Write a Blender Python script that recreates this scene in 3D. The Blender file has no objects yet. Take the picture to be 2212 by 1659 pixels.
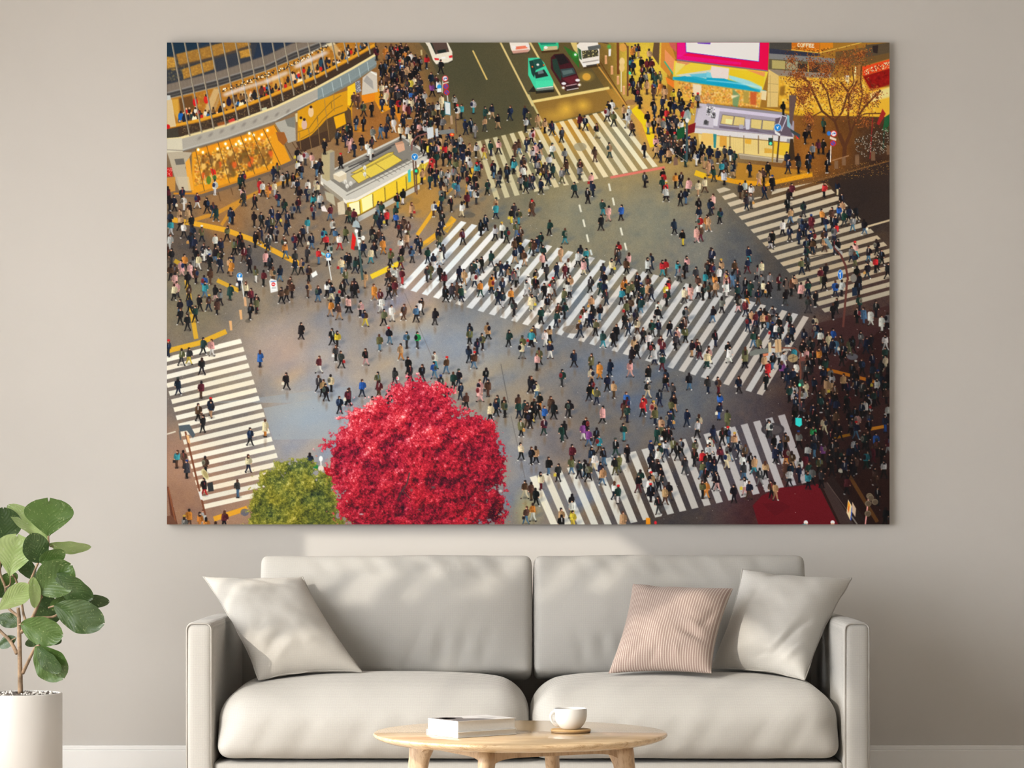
import bpy, bmesh, math, random, re
import numpy as np
from mathutils import Vector, Matrix, noise

SC = bpy.context.scene
COL = SC.collection
F = 5300.0                      # focal length in photo pixels
CAMD, CAMZ, HX, HY = 8.9, 0.94, 1106.0, 1130.0


def at(px, py, d):
    """the point that the photo shows at pixel px, py when it lies d metres from the camera plane"""
    return Vector(((px - HX) * d / F, d - CAMD, CAMZ - (py - HY) * d / F))


def link(name, me, parent=None, smooth=True):
    o = bpy.data.objects.new(name, me)
    COL.objects.link(o)
    if parent:
        o.parent = parent
    if smooth and me.polygons:
        me.polygons.foreach_set('use_smooth', [True] * len(me.polygons))
    return o


def empty(name, loc):
    o = bpy.data.objects.new(name, None)
    o.location = loc
    COL.objects.link(o)
    return o


def tag(o, label=None, cat=None, group=None, kind=None):
    for k, v in (('label', label), ('category', cat), ('group', group), ('kind', kind)):
        if v:
            o[k] = v
    return o


def mesh(name, vs, fs, mat, parent=None, smooth=True, sub=0, uvs=None):
    me = bpy.data.meshes.new(name)
    off = parent.location if parent is not None and parent.parent is None else Vector((0, 0, 0))
    if parent is not None and parent.parent is not None:
        off = parent.parent.location
    me.from_pydata([tuple(Vector(v) - off) for v in vs], [], fs)
    if uvs is not None:
        lay = me.uv_layers.new(name='UVMap')
        for l in me.loops:
            lay.data[l.index].uv = uvs[l.vertex_index]
    me.materials.append(mat)
    o = link(name, me, parent, smooth)
    if sub:
        m = o.modifiers.new('Subdivision', 'SUBSURF'); m.levels = m.render_levels = sub
    return o


def box(lo, hi):
    (a, b, c), (d, e, f) = lo, hi
    return [(a,b,c),(d,b,c),(d,e,c),(a,e,c),(a,b,f),(d,b,f),(d,e,f),(a,e,f)], [(0,3,2,1),(4,5,6,7),(0,1,5,4),(1,2,6,5),(2,3,7,6),(3,0,4,7)]


def bevel(o, w, seg=3):
    m = o.modifiers.new('Bevel', 'BEVEL'); m.width = w; m.segments = seg; m.limit_method = 'ANGLE'; m.angle_limit = math.radians(30)
    return o


def tube(pts, rad, n=10, closed=False):
    pts = [Vector(p) for p in pts]
    if not hasattr(rad, '__len__'):
        rad = [rad] * len(pts)
    vs, fs, m = [], [], len(pts)
    ref = None
    for i, p in enumerate(pts):
        a = pts[(i - 1) % m] if closed or i else p
        b = pts[(i + 1) % m] if closed or i < m - 1 else p
        t = (b - a).normalized()
        if ref is None:
            ref = Vector((0, 0, 1)) if abs(t.z) < .9 else Vector((1, 0, 0))
        x = (ref - t * ref.dot(t)).normalized(); y = t.cross(x); ref = x
        for k in range(n):
            q = 2 * math.pi * k / n
            vs.append(p + (x * math.cos(q) + y * math.sin(q)) * rad[i])
    for i in range(m if closed else m - 1):
        for k in range(n):
            a, b = i * n + k, i * n + (k + 1) % n
            c, d = ((i + 1) % m) * n + (k + 1) % n, ((i + 1) % m) * n + k
            fs.append((a, b, c, d))
    if not closed:
        fs.append(tuple(range(n - 1, -1, -1))); fs.append(tuple((m - 1) * n + k for k in range(n)))
    return vs, fs


def lathe(c, prof, n=64):
    """prof: (radius, z) from bottom to top"""
    vs, fs = [], []
    for r, z in prof:
        for k in range(n):
            q = 2 * math.pi * k / n
            vs.append((c[0] + r * math.cos(q), c[1] + r * math.sin(q), c[2] + z))
    for i in range(len(prof) - 1):
        for k in range(n):
            fs.append((i * n + k, i * n + (k + 1) % n, (i + 1) * n + (k + 1) % n, (i + 1) * n + k))
    return vs, fs


def smooth_path(pts, k=6):
    """Catmull-Rom through pts"""
    P = [Vector(p) for p in pts]
    P = [P[0] * 2 - P[1]] + P + [P[-1] * 2 - P[-2]]
    out = []
    for i in range(1, len(P) - 2):
        for j in range(k):
            t = j / k
            a, b, c, d = P[i - 1], P[i], P[i + 1], P[i + 2]
            out.append(.5 * ((2 * b) + (c - a) * t + (2 * a - 5 * b + 4 * c - d) * t * t + (3 * b - a - 3 * c + d) * t ** 3))
    return out + [P[-2]]


# ---------------------------------------------------------------- materials
class M:
    def __init__(s, name, rough=.6, spec=.5):
        s.m = bpy.data.materials.new(name); s.m.use_nodes = True
        s.t = s.m.node_tree; s.b = s.t.nodes['Principled BSDF']
        s.b.inputs['Roughness'].default_value = rough
        s.b.inputs['Specular IOR Level'].default_value = spec

    def n(s, kind, **kw):
        o = s.t.nodes.new('ShaderNode' + kind)
        for k, v in kw.items():
            if hasattr(o, k) and k not in o.inputs:
                setattr(o, k, v)
            else:
                o.inputs[k].default_value = v
        return o

    def l(s, a, b):
        s.t.links.new(a, b)

    def coords(s, scale=(1, 1, 1), kind='Object'):
        tc = s.n('TexCoord'); mp = s.n('Mapping'); mp.inputs['Scale'].default_value = scale
        s.l(tc.outputs[kind], mp.inputs['Vector'])
        return mp.outputs['Vector']

    def noise(s, vec, scale, detail=4, rough=.55):
        o = s.n('TexNoise', Scale=scale, Detail=detail, Roughness=rough); s.l(vec, o.inputs['Vector'])
        return o.outputs['Fac']

    def ramp(s, fac, stops):
        o = s.n('ValToRGB'); e = o.color_ramp.elements
        while len(e) < len(stops):
            e.new(.5)
        for q, (p, c) in zip(e, stops):
            q.position = p; q.color = (*c, 1)
        s.l(fac, o.inputs['Fac'])
        return o.outputs['Color']

    def color(s, sock):
        s.l(sock, s.b.inputs['Base Color'])

    def bump(s, h, strength=.3, dist=.002, prev=None):
        o = s.n('Bump', Strength=strength, Distance=dist); s.l(h, o.inputs['Height'])
        if prev:
            s.l(prev, o.inputs['Normal'])
        s.l(o.outputs['Normal'], s.b.inputs['Normal'])
        return o.outputs['Normal']


def sc(c, k):
    return tuple(min(1, v * k) for v in c)


def plain(name, col, rough=.5, spec=.5, var=.06, scale=30):
    m = M(name, rough, spec); v = m.coords()
    m.color(m.ramp(m.noise(v, scale), [(.3, sc(col, 1 - var)), (.7, sc(col, 1 + var))]))
    return m.m


def plaster(name, col):
    m = M(name, .85, .25); v = m.coords()
    m.color(m.ramp(m.noise(v, 1.3, 3), [(.25, sc(col, .97)), (.75, sc(col, 1.03))]))
    a = m.bump(m.noise(v, 260, 4), .10, .002)
    vo = m.n('TexVoronoi', Scale=9.0); m.l(v, vo.inputs['Vector'])
    r = m.n('MapRange'); r.inputs['From Min'].default_value = .02; r.inputs['From Max'].default_value = .05
    m.l(vo.outputs['Distance'], r.inputs['Value'])
    g = m.noise(v, 55, 3)
    mx = m.n('Math', operation='ADD'); m.l(r.outputs['Result'], mx.inputs[0]); m.l(g, mx.inputs[1])
    m.bump(mx.outputs[0], .10, .0012, a)
    return m.m


def fabric(name, col, stripes=None):
    m = M(name, .92, .15); v = m.coords()
    w1 = m.n('TexWave', wave_type='BANDS', bands_direction='X', Scale=96.0, Distortion=2.5); m.l(v, w1.inputs['Vector'])
    w2 = m.n('TexWave', wave_type='BANDS', bands_direction='Z', Scale=96.0, Distortion=2.5); m.l(v, w2.inputs['Vector'])
    mul = m.n('Math', operation='ADD'); m.l(w1.outputs['Fac'], mul.inputs[0]); m.l(w2.outputs['Fac'], mul.inputs[1])
    nz = m.noise(v, 420, 3, .7)
    ad = m.n('Math', operation='ADD'); m.l(mul.outputs[0], ad.inputs[0]); m.l(nz, ad.inputs[1])
    hf = m.n('Math', operation='MULTIPLY'); hf.inputs[1].default_value = .33; m.l(ad.outputs[0], hf.inputs[0])   # two thread directions and slub
    cr = m.ramp(hf.outputs[0], [(.22, sc(col, .86)), (.75, sc(col, 1.12))])
    if stripes:
        uv = m.n('TexCoord'); sp = m.n('SeparateXYZ'); m.l(uv.outputs['UV'], sp.inputs[0])
        a = m.n('Math', operation='MULTIPLY'); a.inputs[1].default_value = stripes[1]; m.l(sp.outputs['X'], a.inputs[0])
        f = m.n('Math', operation='FRACT'); m.l(a.outputs[0], f.inputs[0])
        g = m.ramp(f.outputs[0], [(.0, (0, 0, 0)), (.58, (0, 0, 0)), (.66, (1, 1, 1)), (.92, (1, 1, 1)), (1, (0, 0, 0))])
        mx = m.n('Mix', data_type='RGBA'); m.l(g, mx.inputs[0]); m.l(cr, mx.inputs[6]); mx.inputs[7].default_value = (*stripes[0], 1)
        cr = mx.outputs[2]
    m.color(cr)
    m.b.inputs['Sheen Weight'].default_value = .12
    m.bump(hf.outputs[0], .30, .0012)
    return m.m


def wood(name, light, dark, scale=(1.2, 14, 14), rough=.35):
    m = M(name, rough, .5); v = m.coords(scale)
    n1 = m.noise(v, 2.2, 6, .6)
    n2 = m.noise(m.coords((scale[0] * .6, scale[1] * 6, scale[2] * 6)), 4, 4, .7)
    ad = m.n('Math', operation='ADD'); m.l(n1, ad.inputs[0]); m.l(n2, ad.inputs[1])
    hf = m.n('Math', operation='MULTIPLY'); hf.inputs[1].default_value = .5; m.l(ad.outputs[0], hf.inputs[0])
    m.color(m.ramp(hf.outputs[0], [(.41, dark), (.48, tuple((a + 2 * b) / 3 for a, b in zip(dark, light))), (.56, light)]))
    m.bump(hf.outputs[0], .06, .001)
    return m.m


WALL = plaster('wall_plaster', (.572, .545, .510))
WHITE_PAINT = plain('white_paint', (.87, .86, .84), .4, .4, .008, 3)
CEIL = plain('ceiling_paint', (.80, .79, .77), .9)
FLOOR = wood('floor_oak', (.60, .52, .43), (.50, .42, .34), (.8, 5, 5), .4)
LINEN = fabric('sofa_linen', (.42, .404, .376))
LINEN_PIPE = plain('sofa_piping', (.375, .355, .325), .9, .2)
SEAM = plain('seam_shade', (.24, .22, .20), .9, .1)
PILLOW = fabric('pillow_linen', (.455, .43, .39))
PILLOW_PALE = fabric('pillow_pale_linen', (.52, .50, .465))
PINK = fabric('pink_stripe', (.29, .21, .18), ((.47, .395, .34), 42))
TABLE_WOOD = wood('table_wood', (.74, .55, .335), (.46, .29, .145), (2.2, 30, 30), .12)
LEG_WOOD = wood('leg_wood', (.56, .40, .25), (.38, .25, .145), (34, 34, 2.2), .4)
CERAMIC = plain('white_ceramic', (.75, .735, .71), .18, .5, .01)
COFFEE = plain('grey_tea', (.34, .32, .30), .1)
CORK = plain('coaster_wood', (.44, .27, .11), .5)
CORK_DARK = plain('coaster_edge', (.20, .12, .05), .5)
PAPER = plain('book_pages', (.72, .695, .65), .8, .2, .03, 200)
COVER_WHITE = plain('white_cover', (.74, .725, .70), .4)
POT = plain('pot_glaze', (.53, .508, .48), .45, .4, .02, 4)
BARK = plain('plant_bark', (.24, .165, .105), .8, .2, .45, 40)
SOIL = plain('potting_soil', (.10, .085, .075), .95, .1, .6, 90)
PEBBLE = plain('pale_bark_chips', (.55, .52, .48), .9, .2, .3, 60)
PANEL_EDGE = plain('panel_edge', (.30, .28, .27), .4)


def leaf_mat(name, a, b, fleck):
    m = M(name, .34, .5)
    v = m.coords()
    base = m.ramp(m.noise(v, 9, 3), [(.3, a), (.7, b)])
    fl = m.ramp(m.noise(v, 150, 2, .8), [(.62, (0, 0, 0)), (.70, (1, 1, 1))])
    mx = m.n('Mix', data_type='RGBA'); m.l(fl, mx.inputs[0]); m.l(base, mx.inputs[6]); mx.inputs[7].default_value = (*fleck, 1)
    m.color(mx.outputs[2])
    uv = m.n('TexCoord'); sp = m.n('SeparateXYZ'); m.l(uv.outputs['UV'], sp.inputs[0])
    # side veins sweep away from the midrib
    ab = m.n('Math', operation='ABSOLUTE'); m.l(sp.outputs['X'], ab.inputs[0])
    s1 = m.n('Math', operation='MULTIPLY'); s1.inputs[1].default_value = .5; m.l(ab.outputs[0], s1.inputs[0])
    s2 = m.n('Math', operation='SUBTRACT'); m.l(sp.outputs['Y'], s2.inputs[0]); m.l(s1.outputs[0], s2.inputs[1])
    s3 = m.n('Math', operation='MULTIPLY'); s3.inputs[1].default_value = 50; m.l(s2.outputs[0], s3.inputs[0])
    s4 = m.n('Math', operation='SINE'); m.l(s3.outputs[0], s4.inputs[0])
    m.bump(s4.outputs[0], .16, .0016)
    m.b.inputs['Subsurface Weight'].default_value = 0
    tr = m.n('BsdfTranslucent'); m.l(mx.outputs[2], tr.inputs['Color'])
    ms = m.n('MixShader'); ms.inputs[0].default_value = .25
    m.l(m.b.outputs[0], ms.inputs[1]); m.l(tr.outputs[0], ms.inputs[2])
    m.l(ms.outputs[0], m.t.nodes['Material Output'].inputs['Surface'])
    return m.m


LEAF_DARK = leaf_mat('leaf_dark', (.034, .068, .022), (.062, .108, .034), (.22, .28, .12))
LEAF_MID = leaf_mat('leaf_mid', (.055, .11, .024), (.095, .165, .042), (.30, .36, .16))
LEAF_PALE = leaf_mat('leaf_pale', (.21, .31, .09), (.35, .43, .19), (.44, .48, .32))
# ---------------------------------------------------------------- the printed picture (a flat print: its colours are computed here, one per mesh vertex)
PX0, PY0, PW, PH = 360.0, 92.0, 1561, 1041
PEOPLE = {
(360,90): "156,127kk 160,133wd 165,130ld 173,133pw 183,140dk 188,117kk 203,106dk 208,134kkL 210,102bk 216,98ek 214,109nn 219,112pp 220,103kk",
(750,90): "35,6mk 45,6oo 52,3kk 58,4rk 63,2kk 70,3kk 48,13nk 60,10kk 68,11oo 76,13wk 80,16kk 71,15kn 64,19tt 87,18kk 94,16rn 45,24nk 52,29kk 59,26kk 65,26un 43,30kk 55,34ek 69,31td 74,26tt 83,26kk 40,25kn 76,35kk 46,39bk 53,35nk 59,41kk 75,44yn 80,42ck 85,38bk 40,44bb 41,50cb 47,54pp 52,52dk 57,50kk 62,53mk 70,56kk 82,49bk 88,54kt 91,59ll 45,59cc 57,58kk 76,59un 82,58nk 69,66wk 76,67cc 88,66kk 84,70kk 91,69kk 41,66nn 53,67nnL 54,76nnL 61,68rk 68,73pp 73,75mkL 84,76kk 90,77kk 98,74dk 101,73dk 108,72wk 113,64cc 100,37nn 105,41mk 108,45wk 101,49qk 111,22kk> 67,84dk 84,84kk 92,83kw 103,80vk 114,79ee 48,87dn 67,89nk 19,72vk< 29,73kk 7,61bb 13,63bb 10,89nh 19,90kk 30,102gw 39,99hh 46,98nn 55,91ww 63,100ck 71,100lk 78,97kk 84,89kk 99,92ee 108,88kkL 113,90gk 92,98lk 75,107cc 80,107kk 84,105kk 17,112kgL 29,114dk 8,120nn 24,120ww 2,115pp 27,125ww 2,98kw 128,64lkB 131,76wtB 136,75ak 150,69laB 164,78ee 173,75nt> 194,77nn> 211,77nn 215,83vn 213,91lk 180,87kt> 164,90td> 148,92nk 141,94nn> 152,98gg 121,103nn 126,114dk 134,112lk 117,118dk 97,122yk 100,122kk 107,120kk 116,122rk 123,121tk 130,117nk 138,120nd 145,122tb 153,121lk 163,123tyB 171,119en 180,117pk 200,120bb 205,117bh> 88,115dk 93,119kk 128,124en 136,124nn 144,128kk 106,132ek 114,131kk 122,131ke 130,133nn 138,131nn 143,135wk 100,137rk 128,138vk 210,136gh 197,137kh 156,141kk",
(1140,90): "12,87tt 20,92tk 29,95nn 40,103dk> 4,106lkB 6,103pp 61,87mk 68,89nk> 82,98kc 96,72kn 94,78lkB 100,70ww 102,84vk 114,76tk 120,78ll 119,86lw 124,95bk> 139,121kk 97,121te 80,126bb> 28,122we> 44,128gk 14,119nt> 9,122pp 9,134nn 13,140yy 61,141vt 124,6ok 127,4ok 132,3kt 145,9td 135,19kk 142,21mb 147,21mb 148,29kk 136,28nk 121,19ak 125,23nk 141,37gk 150,35ee 153,37ee 158,36ve 134,40kk 124,41kn 125,45nk 132,48bk 142,46tb 149,48hd 150,53bb 129,55kn 157,48oo 161,53tt 164,53tb 174,57yk 180,57dk 133,63kkL 160,66nn 150,69kk 151,74nn 170,69kk 174,72nn 184,68kk 183,73nn 159,80kk 165,80rk 143,84kk 143,93th 150,92kk 168,87nn 177,89dn 186,81rk 190,76kk 196,62yk 194,70oy 203,62gk 161,93gk 167,97nk 172,94tt 156,100nk 165,104mk 177,101kk 160,111ve 174,109ek 152,113pk 164,115nn 175,117dk 153,122tk 158,127nn 170,125wk 180,123kk 181,116bk 186,125nn 193,113kk 199,114kk 196,122kk 208,120kk 216,125nn 201,131ww 210,134tt 188,132ee 204,128kk",
(1525,90): "4,125nk 13,128nb 22,125dk 28,126nw 33,131ek 92,72kk 118,105kk 122,98bk 140,92ek 127,122gk 134,117mk 139,117kk 147,130kk 122,132kkL 110,134kk 96,132nk 5,138gk 21,138kt",
(360,340): "2,35mk 9,46nk 18,36nk 20,46ww 36,43mwB 3,46kk 28,54kk 15,62tb 16,69tk 26,60tt 29,69kd 5,75al> 20,78wk 30,81nk 42,82vn 3,65nk 3,92ll 29,90nn 32,95nk 58,92wk 65,97nk 72,82vk> 56,54nh 59,58eeL 75,60nh 78,62nk 57,27ww 87,21ek 91,17nk 90,36pk> 110,26rr 115,29wk> 121,31ooL 129,29cl 127,11nn 132,7vk 139,19wk 144,17kk 151,19kw> 156,26nk 156,4wk 161,8kh 179,5nh 183,2kk 169,27wk 178,25cw 180,30cd 168,35nn 133,41nhB 158,35kb 174,44ab 182,43ln 140,50en 175,56gn 195,57mh 126,59nn 133,64nn 104,65kk 113,66kk 121,72nn 126,71vk 144,65nn 142,75nn 168,72al 216,60vk 198,74wd 105,89kk 109,86bb> 88,90kk 122,90lp 124,82kk 140,95bk 142,102oh> 163,82nk> 159,88kk> 173,91nh> 187,85ab 191,92rk 201,85ht 206,92wr 213,83vk 80,98vk 84,97kk 91,99kb 92,107mb 44,106ww 50,107lk 57,107kh 35,108kk 2,107bb 21,116ok 18,123ppL 28,126pp 31,119gk 37,116cw 51,116kk> 64,119nn> 75,120tk 76,123otL 99,119kk> 106,130vw 118,112pkL 123,117kkL 127,131tb 115,135mk 153,112dn> 167,107dk 181,109rh 195,103lkB 214,114nn 209,120ch 169,129bk 148,143bb 193,146kk 211,146kk 9,128bb 35,132bk 44,141uk 52,133bb 10,138pp 87,140nn 5,128bk 25,137kk",
(750,340): "89,14tk 90,5yb 100,4rk 99,10kk 106,12kk 112,14gk 120,15lp 126,11gk 128,3vk 137,8nkB 142,6vk 145,2lk 154,7ab 157,5mk 144,20kk 132,20nh 118,23gk 105,17nn 98,20en 116,31tk 112,26kk 112,37gn 129,28at 132,30hg 147,30wh 152,20kk 153,28kk 154,38wdB 143,42mk 112,43en 124,47kk 136,53wc 103,53wb 111,56kk 113,64kk 112,74nn 108,86nk 110,90ve 76,54tbL 60,43ka 66,38kw 36,53gh 41,53ee 34,65ed 47,63rk 57,58ek 58,66un 66,71bb 38,72nn 40,66nk 62,77dk 72,77bv 29,83kk 32,89kkL 37,86bd 42,91ng 43,97oo 71,90tb 64,96wp 84,94nn 87,97nk 65,106kk 77,107hd 51,110vk 63,115vm 28,108ca 96,108en 103,115nwB 111,109wwL 114,104dk 138,86mk> 159,75kkL 165,69nk 176,81lk 184,78wk 190,84ekB 177,49tb 177,55an 167,27ek> 182,13kk 189,8kk 191,12nk 198,2ak 211,10wk 207,21gk 213,25ek> 199,55dn 196,61ky 204,62vaB 202,77vh 207,83bb 205,92kk> 200,97bk 207,103nk 200,108nt 211,111bt 171,112ed 160,119kk> 150,124ek 148,127dd 177,127dkB 183,124nnB 191,125nk 194,130tn 203,132lk 201,136gk 220,52bb 133,130nk 139,134tt 110,129kk 116,137mk 99,127vv 95,130dd 51,128wkB 49,134bk 57,132lb 65,133mr 55,140bt 172,140oo 216,141wt 21,137tt 8,145kk 2,115kk> 15,118kk 3,60ve 7,62mk 220,98ve",
(1140,340): "12,3ykB 18,9bk 29,8ek> 40,13gv> 46,3bn> 62,3bd 61,9gd 15,26nk 2,21dn 75,19pn 77,29nn 71,37kk> 56,30ek< 4,50bb 89,51ea 96,58pp 111,57uk 87,69kk 25,75ek< 44,85ea 139,18dk 161,14kk 162,18rk 161,24ek 165,30rk 165,35lk 176,19ok 182,18kn 191,25pkL 182,40kk 188,38nh 203,28ct 211,24cb 204,49kk 217,51nd 204,59nl 205,70rb 213,69ot 201,83ppL 206,82bm 175,74nk> 185,87ky 107,101rk 105,106bk 108,110dn 120,114pt 117,121bk> 100,121cd> 146,115nnB 143,120lkL 160,123ra 164,122rb 178,124ah 180,130gd 189,118pk 187,126kkB 201,131dk 214,123bk 216,125mk 211,137ak 218,108kkL 15,90ekB 11,95nh 6,99bd 18,105ek 18,114pk 39,107tt 62,105nm 59,112lk 69,109ab 70,118en 66,121pcL 48,121wk 44,127mm 34,126nn 22,128dk 9,134ky 9,143kk 30,144bt 90,137kk 130,138kk 143,141bb 116,143oo 203,141bk 168,144bk 50,141tt",
(1525,340): "2,4ttL 9,11ed 18,5ak 21,15lkL 31,6ntB 23,2dk 52,6nk 73,6kk 68,13bk 63,16tp 79,22kkL 69,32nn 40,31kb 46,28lb 53,32wk 48,39bn 48,45dn 53,43gd 97,2nn 110,2dk 122,1kkL 144,1kk 101,31mk 98,38kk 97,48kkL 116,53ed 140,30rk 156,28nc 162,43kk 161,52tc 179,58kk 138,62ok 149,60bk 158,57un 170,59nk 164,64ed 154,70nk 142,71nh 154,79rk 125,69mmL 119,76nn 112,70gk 91,75wk< 99,82nd 110,85nnL 76,91kl 79,88kk 141,94tb 119,97nn 125,97kt 119,106ed 157,98kk 178,101pa 193,106kh 203,98kk 177,113nv 209,110kk 202,119rk 121,117dk 114,121vn 142,127kk 137,132mv 180,130kk 216,126kk 183,139kk 140,140kk 8,44pm 5,50nn 16,61ekB 2,70tt 6,109nk> 50,107na 49,120nm 34,123bk 18,122td 2,125kk 15,131wk 24,135pb 37,132dk 60,129gk 66,124cg 65,140gk 75,138gk 104,141tk 96,144kk 121,145mk 10,139ob 31,137hh 23,142pp",
(360,605): "8,5ck 12,2pk 27,21nk 39,18kk 50,18bn 58,6kp 64,11gk> 75,5eeL 60,22bkL 95,2ck 101,10mk 107,17kr 99,28kk 107,21vk 16,34kk 25,41kk 34,31ek 137,9bk> 143,7bk 149,2bk 168,2tbB 180,7nh> 191,2wk 196,5nc 210,2kk 203,17nk 195,24ot> 206,28bt> 217,19pk 160,51kkL 198,58kk 203,61yk 202,78dk 208,85dk 182,91mw 181,114dk 186,119tk 196,113ckB 190,124kkB 206,139nk 216,130mk 143,111kk 111,84unL 43,69ek 54,71pw 17,82vd 26,81dy 42,93kk 14,117nn 41,121mb 52,141nt 2,72nn 45,2ah",
(750,605): "5,2kd 9,2kk 32,5ooL 39,11mk 49,4kk> 40,20ww 15,25pk 2,20pk> 21,36by> 43,35vk> 53,30ww> 67,29bb 82,31hk> 85,25wd 88,22bk> 104,34kd> 38,65vh 50,57khB 71,62hdB 83,62sdB 64,76to 22,82kp 72,92kk 75,101kk> 89,101kk 104,86waB 104,98uh 118,92bh> 56,105dd 37,110vm 37,120mb 17,119un> 112,114dh 126,110ek> 132,107kn 118,127nn 135,123nn> 142,135bk 145,52nn 146,58vk> 155,70nn 161,64vkB 168,51tkL 145,79nn 151,86bh> 165,105kn> 157,119pp 158,125ppL 168,119bb 192,60ek 209,67vk 208,74cgB 219,60ak 218,115kk> 179,138ek 188,140kk 204,137bk 58,125rk 50,132kk 69,130pm 29,139pp 2,129dk 211,144ek 117,7kkL 124,4dkL 130,3bbL 136,7en 136,2wn 159,1oe 172,-3on 185,-2nk> 196,10ok> 185,14nl 218,17ccL 213,0ll 56,0mb",
(1140,605): "4,17ccL 8,7gn 20,4kk 25,6wb 23,19kg 31,0gb 42,10ve> 45,1wwL 49,3lk 76,19tk 67,32bw 70,36wk> 43,27ekB 33,37en 16,33ek 87,0ee 91,2nk 111,10ak> 115,0ok 119,4vk 125,2vk 130,-2kk 137,6ek 142,4tb 134,21eh> 122,21bk 118,25vk> 132,19kk 164,5yb 167,1rk 165,12ek 186,9cd 194,5ppL 203,3wk 209,5kk 216,3bk 156,26wk 155,32kw> 187,44bk 169,49kn> 148,48edB 130,45cbB 115,39kk< 106,53kk 102,60kk> 89,61ea> 80,47vk> 62,49bn 26,55tk> 21,60ww 7,55bb 4,60ak 13,81vkL 26,74nw> 10,88pk 55,84nk 75,88vkL 85,98ooL 97,95nnL 76,105ct 40,107edB 76,118ky 73,124kk> 102,121tb 122,96pp> 126,68tt 130,74kk> 123,80kkL 144,63wk 147,74kdB 151,81lnL 159,67mk 160,71mn 160,89em> 143,102kwL 165,107nm 163,113kn 173,123dn> 175,137kt 143,121kc> 157,131nn 138,138rr 117,134un 114,146bb 118,140mk 177,58pk 179,55wk 176,64dk 188,55vk> 195,72kt 205,75km 215,79wk 213,85ce 3,115kk> 10,121ch 14,135ko 7,142kk 26,139bb 49,144kk 150,145tt",
(1525,605): "10,1tb 24,1wwL 38,2nn 37,6ek 38,19dpB 18,20gk 52,1ee 48,10ko 62,11nb> 68,1ck 75,2kk 94,11kd 101,0bk 112,3pkL 121,1en 130,13kk 121,20ddB 154,1un 161,0lk 182,1kk 183,18enB 155,22kk 151,28kk 202,25kk 129,43cm 131,51nhB 135,60wk 53,36tp 69,34kk 67,39tk 87,44kk 79,51nn 60,54dk 56,61eh> 97,66nwB 11,60kn 26,74kk 27,79wwL 46,80vk> 46,85vk 2,80pk 2,85ce 14,116bm 39,115nk> 71,112kk 73,97rrL 16,135um 65,78kk 79,87kh 69,89tk 87,81lkB 92,86lw 105,80ad 113,75kw 119,82pk 107,98wk 96,102nn 97,110nn 90,97qk 99,126ek 105,124ld 106,132wkB 115,130lk 118,120cc 126,71kk 134,81ok 140,72kk 147,64cc 150,58un 155,70hh 161,66bb 163,76nk 171,70vv 175,67kk 184,61gd 190,68nn 196,65kk 188,33hhL 180,33kk 196,35wwL 209,42wwL 215,39gk 214,65ww 213,80en 214,90cc 186,94nk 208,96kk 139,92kk 126,92kk 120,90bk 118,100dk 148,105gk 149,111lk 163,112tk 143,116ttL 150,120tk 177,108ntL 205,108ek 208,112nk 200,132ek 134,133kk 137,138ek 147,139nk 193,138ww 188,142kk 203,117ww 211,120kk 216,110kk 217,100kk 139,128bk",
(360,870): "12,57ab 20,57bb 24,69dkL 46,64bkB 37,1bk 53,-2nt 43,15kk 99,30nk> 117,20coL 97,62cn 85,92dh 171,60ne 27,127ob 20,135gg 39,131oo 46,137ok 68,129mk 43,128ll 58,142kk 45,90kr",
(1140,870): "4,3ky 11,-1kk 2,10kk 19,4uk 19,18me 30,-1kk 48,-3kd> 89,4pkL 115,-3mc 137,-4rk 149,-2pp> 171,-4vk 168,11nn 189,8nn> 203,14cc 202,21lk> 43,22kk 41,26ee 70,18kk 66,24qw 72,31qh> 81,30kd 85,39abB 114,25eaB 104,43ke 119,50kk 9,52tk 52,50mk 52,64vh> 75,53nt 78,60wc 24,65kh 36,73dk> 69,69kk 72,73vkB 86,71nk 88,77th> 108,62vv 104,65kv 147,46nn 153,29ee 161,26vk 168,29kk 164,30kk 164,44ln 173,42vk 178,48kk 183,43gk 200,44vk 217,41ww 215,50lk 154,55wb 146,61kk 150,68kk 156,70kr 157,77kk 187,65dd> 198,55kk 207,57rv 214,60kk 133,80ek 131,86km> 144,90wk 156,84dk 146,97kkL 103,94wn 107,99ew 168,95kb 163,100tb 156,112kd> 151,80lk 211,77kk 212,93oo 208,93vk 15,83cm 52,109kb 53,116wy 53,129yy 39,126tk 40,134kk 9,102kk 4,95bb 113,130ttL 6,120ow",
(750,870): "215,9kb> 207,20vk> 207,48ck> 219,53kk 212,93bc> 213,124bh 170,1ck> 177,-4nk 188,-3vk 205,-2en 214,0bk",
(1525,870): "15,0nu 25,9vvL 8,27nn> 19,30kk> 34,36td> 40,46nd 46,50bk 17,52mk 24,58cc> 6,40vk 3,48wk 9,64kk 10,72nn 4,68nn 53,60kk 57,64ta> 45,71dh> 70,70tk 64,78dg 10,82kk 13,84kp 46,89wp 50,94nb> 33,98kk> 78,93bk 82,95tt 81,39kd 94,36bk 88,45nk 82,52nkL 95,53mo 102,58bt 110,34gk> 120,50ln 112,66lw 118,61mm 100,72nk 94,70bb 99,79lk 111,74nn 122,71ek 125,77gk 121,82ak 105,2kk 106,5kk 126,1nk 122,10kw 132,13kk 141,17cc 145,5kk 124,19kb 128,28sv 131,36dk 129,45nh 139,48qk 150,46kk 136,65vk 137,74kk 137,80dk 155,54kk 162,56ek 150,68kk 164,68kb 172,9kk 179,13pp 178,23nh 194,20kk 176,43lk 188,36ek 202,36un 199,52mm 190,58ae 212,69wk 201,77bb 167,88mk 204,101kk 190,-3wk 217,2wk 213,15nu 217,40ml 213,125kk 165,60kk 146,60kk 158,64kk",
}
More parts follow.
